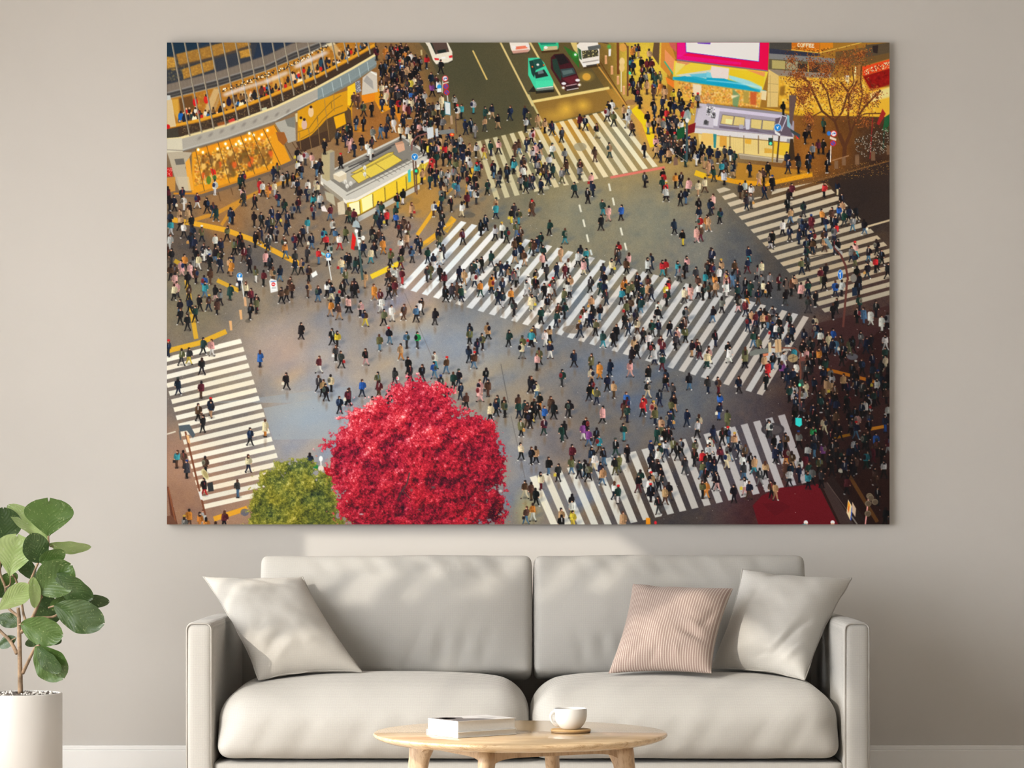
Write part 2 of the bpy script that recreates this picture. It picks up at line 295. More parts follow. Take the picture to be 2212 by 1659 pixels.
INK = dict(k=(30,27,30), n=(30,40,62), d=(62,59,60), g=(118,114,110), l=(186,182,176), w=(224,216,202), c=(222,200,152), t=(190,141,94),
           b=(94,62,44), m=(104,32,42), r=(204,34,36), o=(214,126,38), p=(222,156,144), y=(226,192,44), u=(38,92,172), a=(44,142,152),
           e=(34,68,60), v=(98,96,58), s=(40,180,84), q=(132,62,132), h=(74,112,142))
SKIN = (222,166,132)
GROUND = [(600,740,165,147,133),(700,800,160,150,142),(900,720,150,149,147),(1000,760,142,143,144),(1300,790,112,113,116),(1250,460,130,125,104),
 (1400,480,126,123,106),(1100,480,120,114,95),(1500,540,120,117,106),(1580,560,88,88,88),(1650,650,72,72,74),(1850,420,46,39,36),(1890,330,62,42,30),
 (1000,160,75,72,52),(1100,230,80,76,55),(1200,262,196,146,56),(1235,232,162,112,40),(1280,150,112,86,42),(600,470,130,106,82),(480,480,150,108,64),
 (420,530,86,76,68),(560,560,97,90,84),(900,430,165,125,62),(680,460,127,107,86),(880,500,140,121,106),(780,560,132,119,101),(420,640,120,110,88),
 (1850,760,64,42,42),(1800,880,44,28,28),(1850,1050,34,20,16),(1600,1000,76,70,74),(1450,1100,64,58,58),(1200,950,115,108,106),(1120,980,138,133,130),
 (1100,900,140,132,121),(650,950,154,148,145),(660,900,157,162,164),(400,1010,162,124,100),(380,1080,150,112,88),(1300,900,102,100,100),
 (1450,850,96,97,99),(1000,640,124,120,114),(880,640,152,136,130),(1750,330,136,86,34),(1800,330,112,68,27),(1400,270,204,146,64),(1450,230,194,154,64),
 (1390,140,212,182,62),(860,200,140,100,56),(820,250,150,98,46),(900,330,150,111,72),(1690,560,78,72,66),(1750,480,72,66,60),(500,900,118,108,100),
 (420,850,112,102,94),(540,1120,160,124,100),(1650,1090,70,40,40),(1900,650,70,52,46),(560,640,132,120,104),(1000,450,132,112,84),(1150,350,124,120,92),(1340,300,136,130,104)]


def srgb_lin(c):
    c = np.asarray(c, np.float64) / 255.0
    return np.where(c <= 0.04045, c / 12.92, ((c + 0.055) / 1.055) ** 2.4)


def paint_print():
    rng = np.random.default_rng(11)
    R = random.Random(5)
    yy, xx = np.mgrid[0:PH, 0:PW].astype(np.float32)
    C = np.zeros((PH, PW, 3), np.float32)

    def smooth_noise(cell, seed):
        g = np.random.default_rng(seed).normal(size=(int(PH / cell) + 3, int(PW / cell) + 3)).astype(np.float32)
        fy, fx = yy / cell, xx / cell
        iy, ix = fy.astype(int), fx.astype(int)
        ty, tx = fy - iy, fx - ix
        ty, tx = ty * ty * (3 - 2 * ty), tx * tx * (3 - 2 * tx)
        return (g[iy, ix] * (1 - tx) + g[iy, ix + 1] * tx) * (1 - ty) + (g[iy + 1, ix] * (1 - tx) + g[iy + 1, ix + 1] * tx) * ty

    # --- ground tone: scattered samples blended by distance
    W = np.zeros((PH, PW), np.float32)
    for gx, gy, r, g, b in GROUND:
        d2 = (xx - (gx - PX0)) ** 2 + (yy - (gy - PY0)) ** 2
        w = 1.0 / (d2 + 300.0) ** 1.6
        W += w
        C += w[..., None] * np.array((r, g, b), np.float32)
    C /= W[..., None]
    blot = smooth_noise(26, 1) * 3.0 + smooth_noise(9, 2) * 2.0
    C += blot[..., None] * np.array((1.2, 0.8, 0.2), np.float32)
    C += rng.normal(size=(PH, PW, 1)).astype(np.float32) * 4.0
    # damp asphalt: warm and cool streaks slanting across the middle of the crossing
    sl = np.random.default_rng(7).normal(size=(60, 60)).astype(np.float32)
    ua, va = (xx * .86 - yy * .5) / 70 + 20, (xx * .5 + yy * .86) / 26
    iu, iv = ua.astype(int) % 59, va.astype(int) % 59
    fu, fv = ua - np.floor(ua), va - np.floor(va)
    fu, fv = fu * fu * (3 - 2 * fu), fv * fv * (3 - 2 * fv)
    st = (sl[iv, iu] * (1 - fu) + sl[iv, iu + 1] * fu) * (1 - fv) + (sl[iv + 1, iu] * (1 - fu) + sl[iv + 1, iu + 1] * fu) * fv
    mid = np.clip((yy - 440) / 120, 0, 1) * np.clip((1180 - xx) / 200, 0, 1) * np.clip((xx - 170) / 120, 0, 1)
    C += (st * mid)[..., None] * np.array((8, 2, -6), np.float32)

    def box3(A):
        B = A.copy()
        B[1:-1] = (A[:-2] + 2 * A[1:-1] + A[2:]) / 4
        D = B.copy()
        D[:, 1:-1] = (B[:, :-2] + 2 * B[:, 1:-1] + B[:, 2:]) / 4
        return D

    def soften(x0, y0, x1, y1, n=1, pts=None):
        x0, y0, x1, y1 = max(0, int(x0 - PX0)), max(0, int(y0 - PY0)), min(PW, int(x1 - PX0)), min(PH, int(y1 - PY0))
        A = C[y0:y1, x0:x1].copy()
        for _ in range(n):
            A = box3(A)
        C[y0:y1, x0:x1] = A

    def blend(x0, x1, y0, y1, a, col):
        if x1 > x0 and y1 > y0:
            s = C[y0:y1, x0:x1]
            s += a[..., None] * (np.asarray(col, np.float32) - s)

    def poly(pts, col, alpha=1.0, jit=0.0):
        p = np.asarray(pts, np.float64) - (PX0, PY0)
        x0, y0 = max(0, int(np.floor(p[:, 0].min()))), max(0, int(np.floor(p[:, 1].min())))
        x1, y1 = min(PW, int(np.ceil(p[:, 0].max())) + 1), min(PH, int(np.ceil(p[:, 1].max())) + 1)
        if x1 <= x0 or y1 <= y0:
            return
        n = 3 if (x1 - x0) * (y1 - y0) < 60000 else 2
        sx = x0 + (np.arange((x1 - x0) * n) + 0.5) / n - 0.5
        sy = y0 + (np.arange((y1 - y0) * n) + 0.5) / n - 0.5
        ins = np.zeros((len(sy), len(sx)), bool)
        m = len(p)
        for i in range(m):
            (ax, ay), (bx, by) = p[i], p[(i + 1) % m]
            if ay == by:
                continue
            rows = (sy >= min(ay, by)) & (sy < max(ay, by))
            if rows.any():
                xc = ax + (sy[rows] - ay) * (bx - ax) / (by - ay)
                ins[rows] ^= sx[None, :] < xc[:, None]
        a = ins.reshape(y1 - y0, n, x1 - x0, n).mean((1, 3)).astype(np.float32) * alpha
        blend(x0, x1, y0, y1, a, col)

    def ell(x, y, rx, ry, col, alpha=1.0, soft=0.0, ang=0.0):
        x, y = x - PX0, y - PY0
        r = max(rx, ry) * (1 + soft) + 1.5
        x0, x1, y0, y1 = max(0, int(x - r)), min(PW, int(x + r) + 2), max(0, int(y - r)), min(PH, int(y + r) + 2)
        if x1 <= x0 or y1 <= y0:
            return
        gx, gy = xx[y0:y1, x0:x1] - x, yy[y0:y1, x0:x1] - y
        if ang:
            c, s = math.cos(ang), math.sin(ang)
            gx, gy = gx * c + gy * s, -gx * s + gy * c
        d = np.sqrt((gx / rx) ** 2 + (gy / ry) ** 2)
        a = np.clip((1 - d) / soft, 0, 1) if soft else np.clip((1 - d) * min(rx, ry) + 0.5, 0, 1)
        blend(x0, x1, y0, y1, (a * alpha).astype(np.float32), col)

    def line(pts, w, col, alpha=1.0):
        for (ax, ay), (bx, by) in zip(pts, pts[1:]):
            L = math.hypot(bx - ax, by - ay) or 1e-6
            nx, ny = -(by - ay) / L * w / 2, (bx - ax) / L * w / 2
            poly([(ax + nx, ay + ny), (bx + nx, by + ny), (bx - nx, by - ny), (ax - nx, ay - ny)], col, alpha)

    def T(tx, ty):
        return lambda *v: [(tx + a / 5.53, ty + b / 5.53) for a, b in v]

    def dots(n, fx, size, cols, spread=0):
        """n little square dabs, places from fx(n) -> x, y arrays, colours picked from cols"""
        x, y = fx(n)
        x, y = np.round(x - PX0).astype(int), np.round(y - PY0).astype(int)
        k = rng.integers(0, len(cols), len(x))
        cc = np.asarray(cols, np.float32)[k] * (1 + spread * rng.normal(size=(len(x), 1)))
        for dy in range(size):
            for dx in range(size):
                ok = (x + dx >= 0) & (x + dx < PW) & (y + dy >= 0) & (y + dy < PH)
                C[y[ok] + dy, x[ok] + dx] = cc[ok]

    def inpoly(pts, n):
        p = np.asarray(pts, float)
        out_x, out_y = [], []
        while len(out_x) < n:
            x = rng.uniform(p[:, 0].min(), p[:, 0].max(), 4 * n)
            y = rng.uniform(p[:, 1].min(), p[:, 1].max(), 4 * n)
            ins = np.zeros(len(x), bool)
            for (ax, ay), (bx, by) in zip(p, np.roll(p, -1, 0)):
                if ay != by:
                    ins ^= ((y >= min(ay, by)) & (y < max(ay, by))) & (x < ax + (y - ay) * (bx - ax) / (by - ay))
            out_x += list(x[ins]); out_y += list(y[ins])
        return np.array(out_x[:n]), np.array(out_y[:n])

    tl, tm, tr, tq = T(360, 90), T(750, 90), T(1140, 90), T(1525, 90)
    ul, um, ur, uq = T(360, 340), T(750, 340), T(1140, 340), T(1525, 340)
    cl, cm, cr, cq = T(360, 605), T(750, 605), T(1140, 605), T(1525, 605)
    dl, dm, dr, dq = T(360, 870), T(750, 870), T(1140, 870), T(1525, 870)

    # --- roads, pavements
    poly([(905,92),(1240,92),(1335,235),(1028,305),(985,240),(925,120)], (78,74,53), .75)
    poly([(1150,92),(1250,92),(1330,190),(1145,216)], (98,80,44), .5)
    poly(tr((60,730),(990,560),(1180,760),(320,950),(180,980)), (172,122,46), .55)
    for x, y, rx, ry, a in ((1222,235,26,22,.7),(1258,228,24,20,.7),(1265,165,22,14,.5),(1200,250,50,20,.4)):
        ell(x, y, rx, ry, (240,190,70), a, 1.0)
    poly(um((830,430),(980,330),(1110,380),(1080,520),(900,720),(620,700),(560,620)), (176,132,66), .45)
    poly(uq((1300,300),(2200,40),(2200,740),(1900,820),(1440,300)), (48,38,34), .8)
    poly(uq((370,60),(900,120),(1270,170),(1270,230),(700,330),(330,310)), (178,124,38), .8)
    poly(cl((560,1460),(1100,1400),(2212,1260),(2212,1465)), (150,158,164), .5)
    poly(dl((1150,60),(1500,0),(2212,-120),(2212,420),(1270,440)), (155,162,165), .6)
    poly(cq((1300,520),(2190,300),(2190,1465),(1300,1465),(1150,1100)), (54,30,29), .6)
    poly([(1921,690),(1921,1133),(1760,1133),(1700,930),(1760,850)], (36,20,18), .6)
    poly(dq((1420,940),(1500,860),(1900,1400),(1800,1450),(1700,1450)), (40,30,28), .8)
    poly(dq((1370,970),(1440,940),(1760,1450),(1600,1450)), (66,52,48), .8)

    # --- crossings
    def zebra(a, b, c, d, n, duty, c0, c1):
        """stripes from edge a-b to edge d-c; colour runs c0 -> c1"""
        for k in range(n):
            t0, t1 = k / n, (k + duty) / n
            f = lambda p, q, t: (p[0] + (q[0] - p[0]) * t, p[1] + (q[1] - p[1]) * t)
            jj, bl = R.uniform(-6, 6), R.uniform(-4, 4)
            col = [u + (v - u) * k / n + jj + q for u, v, q in zip(c0, c1, (-bl, 0, bl))]
            poly([f(a, b, t0), f(a, b, t1), f(d, c, t1), f(d, c, t0)], col, .93)
    zebra((1028,306),(1332,233),(1430,357),(1068,432), 17, .52, (196,182,140), (232,218,184))
    zebra((995,477),(1757,688),(1657,857),(862,620), 33, .52, (232,232,228), (184,176,166))
    zebra((343,775),(441,1107),(624,1066),(519,731), 19, .56, (240,230,208), (238,226,200))
    zebra((1143,1030),(1706,891),(1757,1038),(1203,1166), 21, .55, (230,222,200), (166,158,156))
    base = C.copy()
    zebra((1543,410),(1786,681),(2003,622),(1745,350), 19, .56, (200,182,152), (170,156,132))
    keep = np.zeros((PH, PW), np.float32)
    C, cz = keep[..., None].repeat(3, 2), C
    poly([(1535,395),(1575,408),(1600,432),(1640,425),(1663,428),(1668,410),(1700,404),(1776,390),(1930,545),(1930,690),(1780,700)], (1,1,1))
    C = base + (cz - base) * C
    # tints on the wet road
    for x, y, rx, ry, col, a in ((960,560,90,50,(200,215,230),.18),(1120,560,60,40,(190,215,235),.2),(620,770,70,60,(190,150,130),.25),(900,690,70,40,(190,150,90),.25),
                                 (930,790,60,40,(120,140,165),.3),(700,830,80,30,(120,140,165),.3),(1330,870,120,40,(90,100,120),.25),(1010,690,120,40,(130,140,155),.25),
                                 (1090,790,70,30,(180,150,100),.25),(1140,1100,40,60,(235,215,90),.35),(1250,1060,50,50,(190,200,220),.15),(480,830,90,50,(255,225,160),.18)):
        ell(x, y, rx, ry, col, a, 1.0)

    # --- yellow guide paving
    Y, YO = (226,166,40), (198,138,44)
    for f, pts, w, col in ((ul,((60,740),(360,795),(700,865),(1020,980),(1640,1300)),11,Y),(ul,((330,745),(600,660),(870,520),(1100,410),(1400,290),(1570,205)),8,YO),(ul,((650,810),(740,670),(870,540)),7,YO),
        (um,((830,925),(1110,520)),8,Y),(um,((1160,880),(1270,720)),14,Y),(um,((870,1070),(1070,920)),12,Y),(um,((280,1425),(480,1330),(640,1250)),11,(236,200,40)),(um,((1430,330),(1410,560)),6,YO),(um,((1490,130),(1440,330)),7,(220,170,40)),(um,((1180,440),(1260,350)),6,YO),
        (tr,((1260,790),(1400,960),(1500,1250)),17,(236,196,24)),(ur,((1990,180),(2130,230)),12,(228,180,30)),(uq,((20,215),(350,290),(700,320),(1260,200)),10,(216,150,26)),(cl,((235,0),(350,700)),10,(214,164,44)),
        (cl,((0,845),(400,745),(710,610)),11,(222,168,40)),(cl,((600,0),(860,125)),9,(214,164,44)),(cq,((1420,1060),(2010,1210)),7,(150,88,20)),(dq,((1450,435),(1720,375)),6,(110,72,16)),(dq,((1960,310),(2120,280)),7,(150,96,24)),
        (dq,((1700,860),(2040,1420)),8,(84,54,26)),(dl,((560,1385),(960,1255)),11,(232,164,40)),(tm,((330,580),(460,830)),22,(226,150,24)),(tm,((0,1040),(210,1060)),9,(200,130,30)),(tm,((560,750),(640,950)),10,(210,130,30)),
        (um,((860,70),(900,270)),14,(228,180,30)),(ul,((90,1230),(180,1280)),9,(190,150,40)),(tr,((1390,560),(1560,620)),20,(206,160,70))):
        line(f(*pts), w, col, .9)
    # --- lane marks
    for f, pts, w, col in ((tm,((1495,105),(1665,455)),3.4,(222,190,112)),(tm,((1825,10),(2212,770)),4,(222,196,130)),(tr,((15,0),(380,640)),4.4,(222,196,130)),(tr,((40,718),(970,552)),6,(232,206,130)),(tr,((0,630),(180,985)),4,(200,186,130)),
        (tr,((820,270),(1180,770)),3,(206,150,66)),(ur,((962,310),(982,400)),4,(226,220,200)),(ur,((1008,480),(1028,572)),4,(226,220,200)),(ur,((1102,838),(1125,930)),4,(226,220,200)),(ur,((1152,1018),(1174,1110)),4,(226,220,200)),
        (ur,((610,563),(632,652)),4,(226,220,200)),(ur,((655,740),(677,830)),4,(226,220,200)),(ur,((698,918),(720,1010)),4,(226,220,200)),(ur,((740,1100),(760,1165)),4,(206,210,206)),(ur,((980,240),(1630,118)),5.5,(214,112,98)),
        (uq,((1900,830),(2200,745)),4,(206,184,146)),(dl,((0,372),(105,340)),3,(226,214,190)),(cl,((880,480),(600,770),(0,880)),1.4,(120,108,92)),(tr,((850,230),(1180,760)),2.2,(96,60,26)),(cm,((680,150),(1000,900),(1150,1465)),1,(110,104,100)),(cm,((1830,1000),(1920,1465)),1,(70,66,66)),(dm,((1950,150),(2120,900)),1,(96,90,86)),
        (uq,((900,360),(1400,250),(2190,40)),2.5,(118,84,48)),(uq,((1650,640),(2190,480)),0,(0,0,0)),(um,((1300,760),(1060,950),(600,1290)),1.2,(150,120,96)),(dq,((1440,950),(1800,1450)),1.6,(96,78,70))):
        if w:
            line(f(*pts), w, col, .9)
    poly(dq((550,1225),(660,1105),(880,1010),(1330,965),(1575,1455),(620,1455)), (98,20,28), .95)
    poly(dq((660,1200),(900,1180),(1000,1240),(820,1350)), (80,16,24), .5)
    ell(1668, 927, 25, 14, (62,56,58)); ell(1668, 927, 20, 10, (78,70,70), 1, 0, .05)
    for x, y, rx, ry, c in ((535,693,6,4,(100,90,78)),(657,563,12,5,(104,90,74)),(677,572,11,5,(106,92,76)),(893,434,13,7,(150,116,62)),(1012,464,14,6,(96,90,78)),(1238,711,24,9,(122,110,96)),(528,1106,9,8,(92,96,112)),(1266,166,9,8,(216,160,60)),(1252,317,14,9,(150,140,112)),(1362,221,12,6,(150,110,70)),(1840,770,12,7,(84,86,90))):
        ell(x, y, rx, ry, c, .8)
    x, y = rng.uniform(360, 1921, 420), rng.uniform(480, 1133, 420)
    dots(420, lambda n: (x, y), 1, [(196,190,180),(70,66,62),(210,200,186)])
    dots(380, lambda n: inpoly(uq((900,180),(2190,20),(2190,200),(700,380)), n), 1, [(226,170,70),(190,120,50),(150,90,40)])

    # --- curved glass building, upper left
    P = lambda *v: tl(*v)
    top = ((0,510),(600,360),(1200,160),(1500,20)); gray = ((0,612),(600,455),(1200,275),(1500,130),(1900,-20))
    strip = ((0,690),(600,545),(1200,345),(1700,140),(1990,0)); cnt = ((0,1030),(400,945),(800,825),(1300,630),(1800,420),(2212,200),(2480,50))
    sill = ((0,1150),(160,1150),(700,1000),(1300,780),(1800,545),(2212,320),(2500,150)); fas = ((0,1320),(160,1315),(700,1160),(1300,950),(1800,690),(2212,470),(2500,270))
    rev = lambda s: tuple(reversed(s))
    poly(P((0,10),(2500,10),*rev(fas)), (66,52,40))
    poly(P((0,0),(1560,0),*rev(top)), (54,58,66))
    poly(P((0,0),(330,0),(420,60),(100,150),(0,190)), (28,50,66)); poly(P((420,0),(560,0),(380,70)), (34,52,70))
    poly(P((1080,20),(1500,0),(1200,150),(1030,210)), (40,52,70))
    for q in (((110,150),(420,75),(560,40),(700,0),(990,0),(1000,40),(600,170),(150,290)), ((180,330),(560,210),(560,330),(200,450)), ((860,110),(1000,80),(1010,170),(880,200)), ((0,180),(110,190),(100,340),(0,330))):
        poly(P(*q), (176,122,44), .8)
        dots(700, lambda n, q=q: inpoly(P(*q), n), 1, [(206,150,54),(150,104,44),(226,176,76)])
    for pts, w, c in ((((110,300),(600,180),(1000,60)),5,(84,66,50)),(((0,330),(260,290)),4,(70,62,54))):
        line(P(*pts), w, c, .8)
    dots(160, lambda n: inpoly(P((0,180),(240,300),(200,470),(0,470)), n), 1, [(206,170,80)])
    poly(P(*top, *rev(gray)), (126,112,98))
    for k in range(34):
        line(P((k*47, 505-k*13.4+8),(k*47+12, 600-k*13.2)), .8, (104,92,80), .7)
    poly(P(*gray, *rev(strip)), (64,60,58))
    line(P(*gray), 2.4, (150,146,138)); line(P(*[(a, b+42) for a, b in gray]), 1.2, (120,116,110)); line(P(*strip), 3.2, (196,186,166))
    poly(P(*strip[:-1],(2212,-40),(2490,-10),*rev(cnt)), (176,120,38))           # lit upper cafe
    dots(1500, lambda n: inpoly(P((150,690),(600,560),(1200,370),(1700,160),(2212,20),(2420,50),(1800,410),(1300,620),(400,930),(150,990)), n), 2, [(226,176,60),(150,96,34),(96,64,36),(236,200,100),(176,60,40)])
    for q, c in ((((60,690),(140,680),(150,960),(70,830)),(232,190,80)),(((140,680),(300,640),(330,800),(170,860)),(52,40,36)),(((400,930),(560,560),(640,560),(510,900)),(226,210,170)),(((510,900),(640,600),(640,650),(560,870)),(176,160,130)),(((860,600),(960,600),(1060,720),(960,750)),(206,190,160)),(((940,590),(1010,590),(1050,720),(1000,690)),(220,150,70)),(((1250,400),(1390,430),(1400,580),(1270,590)),(226,176,90)),(((1640,460),(1700,290),(1800,240),(1720,440)),(216,200,150)),(((1900,20),(2000,10),(2120,180),(2070,220)),(216,200,160))):
        poly(P(*q), c)
    soften(360, 92, 800, 300, 2); poly(P(*strip[:-1],(2212,-40),(2490,-10),*rev(cnt)), (170,110,36), .45)
    # tiny diners
    for k in range(150):
        t = R.random(); x = 150 + t * 2250
        yc = np.interp(x, [p[0] for p in cnt], [p[1] for p in cnt]) - R.uniform(20, 170)
        px_, py_ = P((x, yc))[0]
        c = R.choice([(38,32,36),(34,38,52),(52,44,40),(196,40,34),(40,90,140),(226,216,196),(110,80,50),(46,42,44),(40,60,60)])
        ell(px_, py_ + 4, 3.4, 5, c); ell(px_, py_ - 2, 2, 2.3, R.choice([(40,28,26),(60,36,28),(226,176,130)]))
    for x, y, c in ((340,720,(206,24,30)),(470,690,(206,40,30)),(165,890,(24,96,170)),(210,920,(36,36,50)),(740,720,(40,32,56)),(800,700,(96,72,46)),(890,760,(232,220,180)),(330,930,(236,226,190)),(640,830,(34,28,30)),(1500,420,(222,190,150)),(1045,640,(36,36,40)),(1130,590,(90,50,44)),(1840,250,(40,70,86)),(1230,620,(26,34,40)),(1590,480,(234,222,186)),(1880,290,(40,36,50))):
        a, b = P((x, y))[0]; ell(a, b, 5.5, 9, c); ell(a, b - 9, 2.6, 3, (50,32,28))
    line(P(*[(a, b - 8) for a, b in cnt]), 7, (214,152,40)); line(P(*[(a, b + 12) for a, b in cnt]), 2, (150,96,26))
    poly(P(*[(a, b + 18) for a, b in cnt], *rev(sill)), (66,50,38))
    dots(320, lambda n: inpoly(P((170,1010),(800,860),(1300,680),(1800,460),(1800,530),(700,980),(170,1130)), n), 2, [(96,76,56),(44,36,30),(120,96,60)])
    poly(P((730,940),(800,910),(820,950),(750,980)), (196,60,50)); poly(P((1120,800),(1190,780),(1200,830),(1130,840)), (196,196,160)); poly(P((600,970),(700,950),(700,1000),(610,1020)), (150,84,40))
    poly(P(*sill, *rev(fas)), (168,160,146)); line(P(*sill), 5, (226,206,150)); line(P(*[(a, b - 12) for a, b in fas]), 4, (186,182,170)); line(P(*fas), 2, (110,104,96))
    poly(P((1800,560),(2212,335),(2500,165),(2500,300),(2212,500),(1800,720)), (118,134,136), .8)
    for a, b in ((1860,660),(1980,590),(2080,540),(2180,490),(2300,420),(2400,350)):
        line(P((a - 10, b - 110),(a + 10, b)), 1, (196,206,206))
    for k in range(9):
        ell(*P((390 + k * 132, 1150 - k * 40))[0], 9, 4, (104,98,90), .5, .8, -.8)
    poly(P((0,690),(60,690),(110,1010),(0,1030)), (206,182,140)); poly(P((0,640),(40,640),(50,690),(0,700)), (196,196,190))
    ell(*P((10,1015))[0], 5, 5, (196,24,24)); poly(P((0,1045),(130,1030),(145,1140),(0,1150)), (66,60,50)); poly(P((0,1160),(180,1150),(190,1320),(0,1330)), (206,196,170)); line(P((0,1290),(190,1300)), 2, (150,140,124))
    # ground floor: lit cafe
    gf = ul((300,-60),(700,-190),(1290,-390),(1330,-300),(1480,40),(1250,160),(740,310),(300,440))
    poly(gf, (220,148,28))
    poly(P((340,1290),(900,1120),(1290,990),(1290,1100),(820,1330),(360,1400)), (226,140,20))
    dots(2600, lambda n: inpoly(ul((330,-20),(700,-130),(1230,-250),(1260,60),(740,240),(330,330)), n), 3, [(236,186,60),(250,226,140),(150,90,28),(206,128,26),(96,60,34),(226,206,160),(206,80,40),(130,100,60)])
    dots(260, lambda n: inpoly(ul((430,-40),(1200,-150),(1250,60),(760,230),(440,160)), n), 4, [(72,52,40),(50,42,40),(150,96,40),(90,72,60),(236,210,140)], .1)
    for k in range(34):
        x, y = inpoly(ul((360,20),(1240,-160),(1250,60),(800,230),(700,250),(380,230)), 1)
        c = R.choice([(70,60,60),(48,44,50),(110,80,56),(226,196,130),(200,60,36),(60,56,44),(96,66,44)])
        ell(x[0], y[0], 5, 8, c); ell(x[0], y[0] - 8, 2.6, 3, (60,36,26))
    soften(400, 260, 640, 440, 2); poly(gf, (222,150,34), .38)
    for a, b in ((375,1290),(430,1320),(605,1280),(725,1270),(825,1225),(860,1190),(880,1215),(940,1170),(990,1160),(1035,1115),(985,1095),(1135,1110),(1100,1160),(1200,1060),(700,1220)):
        x, y = P((a, b))[0]; ell(x, y, 7, 7, (255,226,90), .6, 1); ell(x, y, 2.6, 3, (255,250,224))
    poly(ul((520,130),(580,150),(590,200),(540,210)), (206,40,30)); ell(*ul((570,240))[0], 4, 5, (50,110,60)); line(ul((450,210),(460,320),(540,290),(530,190)), 1.2, (200,190,140)); ell(*ul((500,270))[0], 5, 9, (90,120,40))
    for k in range(9):
        a = 340 + k * 135 if k < 8 else 1345
        line(P((a, 1280 - k * 40),(a + 150 + 14 * k, 1980 - k * 75)), 1.3, (88,62,34))
    line(ul((100,450),(420,450),(740,345),(1260,165),(1560,30)), 9, (110,92,76)); line(ul((80,430),(400,430),(740,320),(1250,145)), 4, (196,128,34))
    # concrete columns
    poly(ul((0,-60),(150,-70),(300,-60),(250,30),(220,120),(320,390),(150,400),(110,300),(30,20)), (178,164,140)); poly(ul((90,20),(200,10),(215,80),(110,90)), (104,98,90)); poly(ul((220,60),(270,0),(320,390),(260,390)), (226,160,60)); poly(ul((120,230),(260,230),(290,400),(160,400)), (196,180,150), .7)
    poly(ul((0,120),(60,120),(70,230),(0,230)), (190,36,30)); dots(26, lambda n: inpoly(ul((0,130),(60,130),(60,215),(0,215)), n), 1, [(240,200,190)]); poly(ul((0,240),(100,230),(100,400),(0,420)), (206,144,60), .8)
    poly(P((1290,970),(1410,930),(1530,900),(1540,1180),(1450,1210),(1320,1020)), (170,164,150)); poly(P((1410,930),(1530,890),(1530,1030),(1440,1010)), (126,124,114)); poly(P((1530,860),(1590,840),(1560,960),(1540,960)), (206,186,140)); poly(P((1300,1080),(1400,1080),(1440,1180),(1390,1240),(1330,1180)), (150,90,40))
    # stairs right of the cafe
    poly(P((1560,1060),(1560,830),(1800,700),(2130,590),(2212,560),(2212,1000),(1900,1210),(1560,1240)), (206,146,24)); poly(P((1600,1180),(1720,1120),(1840,1000),(1900,930),(2000,880),(2130,830),(2180,800),(2180,960),(1960,1180),(1640,1290)), (88,66,42)); poly(P((1540,1200),(1920,1060),(1960,1190),(1600,1320)), (72,52,38)); poly(P((1990,900),(2120,850),(2140,980),(2020,1040)), (226,164,20))
    for x, y, c in ((1720,840,(222,186,140)),(1600,970,(226,176,40)),(1640,990,(206,170,150))):
        a, b = P((x, y))[0]; ell(a, b, 6, 11, c); ell(a, b - 11, 3, 3, (60,40,34))
    for pts in (((1560,1080),(1700,1030),(1800,890),(1960,720),(2080,640)), ((1600,1160),(1740,1080),(1860,930),(2000,800),(2100,760)), ((1800,900),(1800,960)), ((1960,720),(1970,800))):
        line(P(*pts), 1.2, (110,84,40))
    for a, b, c, d in ((1580,1080,1600,1290),(1690,1040,1730,1300),(1790,880,1830,1240),(1880,690,1940,1180),(1990,620,2000,830)):
        line(P((a, b),(c, d)), 1.3, (150,116,70))
    # mullions over everything
    for k in range(17):
        a = 60 + 152 * k - (k > 6) * (k - 6) * 9
        yb = np.interp(a + 190, [p[0] for p in sill], [p[1] for p in sill])
        line(P((a, 5),(a + .19 * (yb - 5), yb)), 3.2, (120,108,92)); line(P((a - 6, 5),(a - 6 + .19 * (yb - 5), yb)), 1.2, (190,178,152))
    dots(240, lambda n: inpoly(P((640,560),(900,480),(1400,290),(1900,40),(1900,80),(1400,330),(900,520),(640,600)), n), 3, [(80,60,40),(206,150,60),(236,226,196),(60,50,44)])
    for pts in (((690,635),(900,560),(1200,470),(1430,370)), ((1540,300),(1700,220),(1900,130))):
        for (a, b), (c, d) in zip(pts, pts[1:]):
            for s in np.linspace(0, 1, 12):
                x, y = P((a + (c - a) * s, b + (d - b) * s))[0]
                ell(x, y, 9, 7, (226,216,216), .42, .9)
    # turret and right end of the building (second tile)
    poly(tm((180,430),(280,350),(350,370),(360,600),(170,640)), (196,186,170)); poly(tm((190,470),(230,400),(300,470),(310,570)), (160,154,146)); line(tm((280,360),(350,400)), 3, (226,222,210)); poly(tm((165,640),(330,610),(320,710),(180,740)), (222,132,26)); poly(tm((90,480),(150,450),(160,600),(100,610)), (120,120,126)); dots(60, lambda n: inpoly(tm((95,470),(150,450),(160,600),(100,610)), n), 1, [(230,230,236),(50,60,80)])
    poly(tm((0,540),(90,490),(100,620),(60,760),(0,760)), (236,190,40)); poly(tm((0,780),(40,820),(60,1060),(0,1080)), (90,66,44))

    # --- kiosk on the left island
    poly([(692,378),(870,291),(925,331),(927,342),(768,428),(747,432),(692,390)], (196,190,176)); poly([(699,378),(868,297),(916,331),(749,415)], (128,122,112))
    poly([(712,376),(770,350),(800,372),(752,404)], (168,162,150))
    for q in ([(757,380),(790,364),(806,378),(774,396)],[(778,368),(808,352),(832,368),(800,384)],[(808,352),(846,331),(868,346),(832,368)],[(757,374),(838,330),(850,328),(846,335),(770,374)]):
        poly(q, (216,190,76)); line(q + q[:1], 1.1, (128,104,50))
    line([(760,378),(846,332)], 1.4, (150,130,70)); line([(752,361),(800,340),(868,302)], 3.4, (84,80,76)); line([(745,372),(845,318)], 2, (60,58,56)); line([(800,386),(880,344)], 4, (110,106,98))
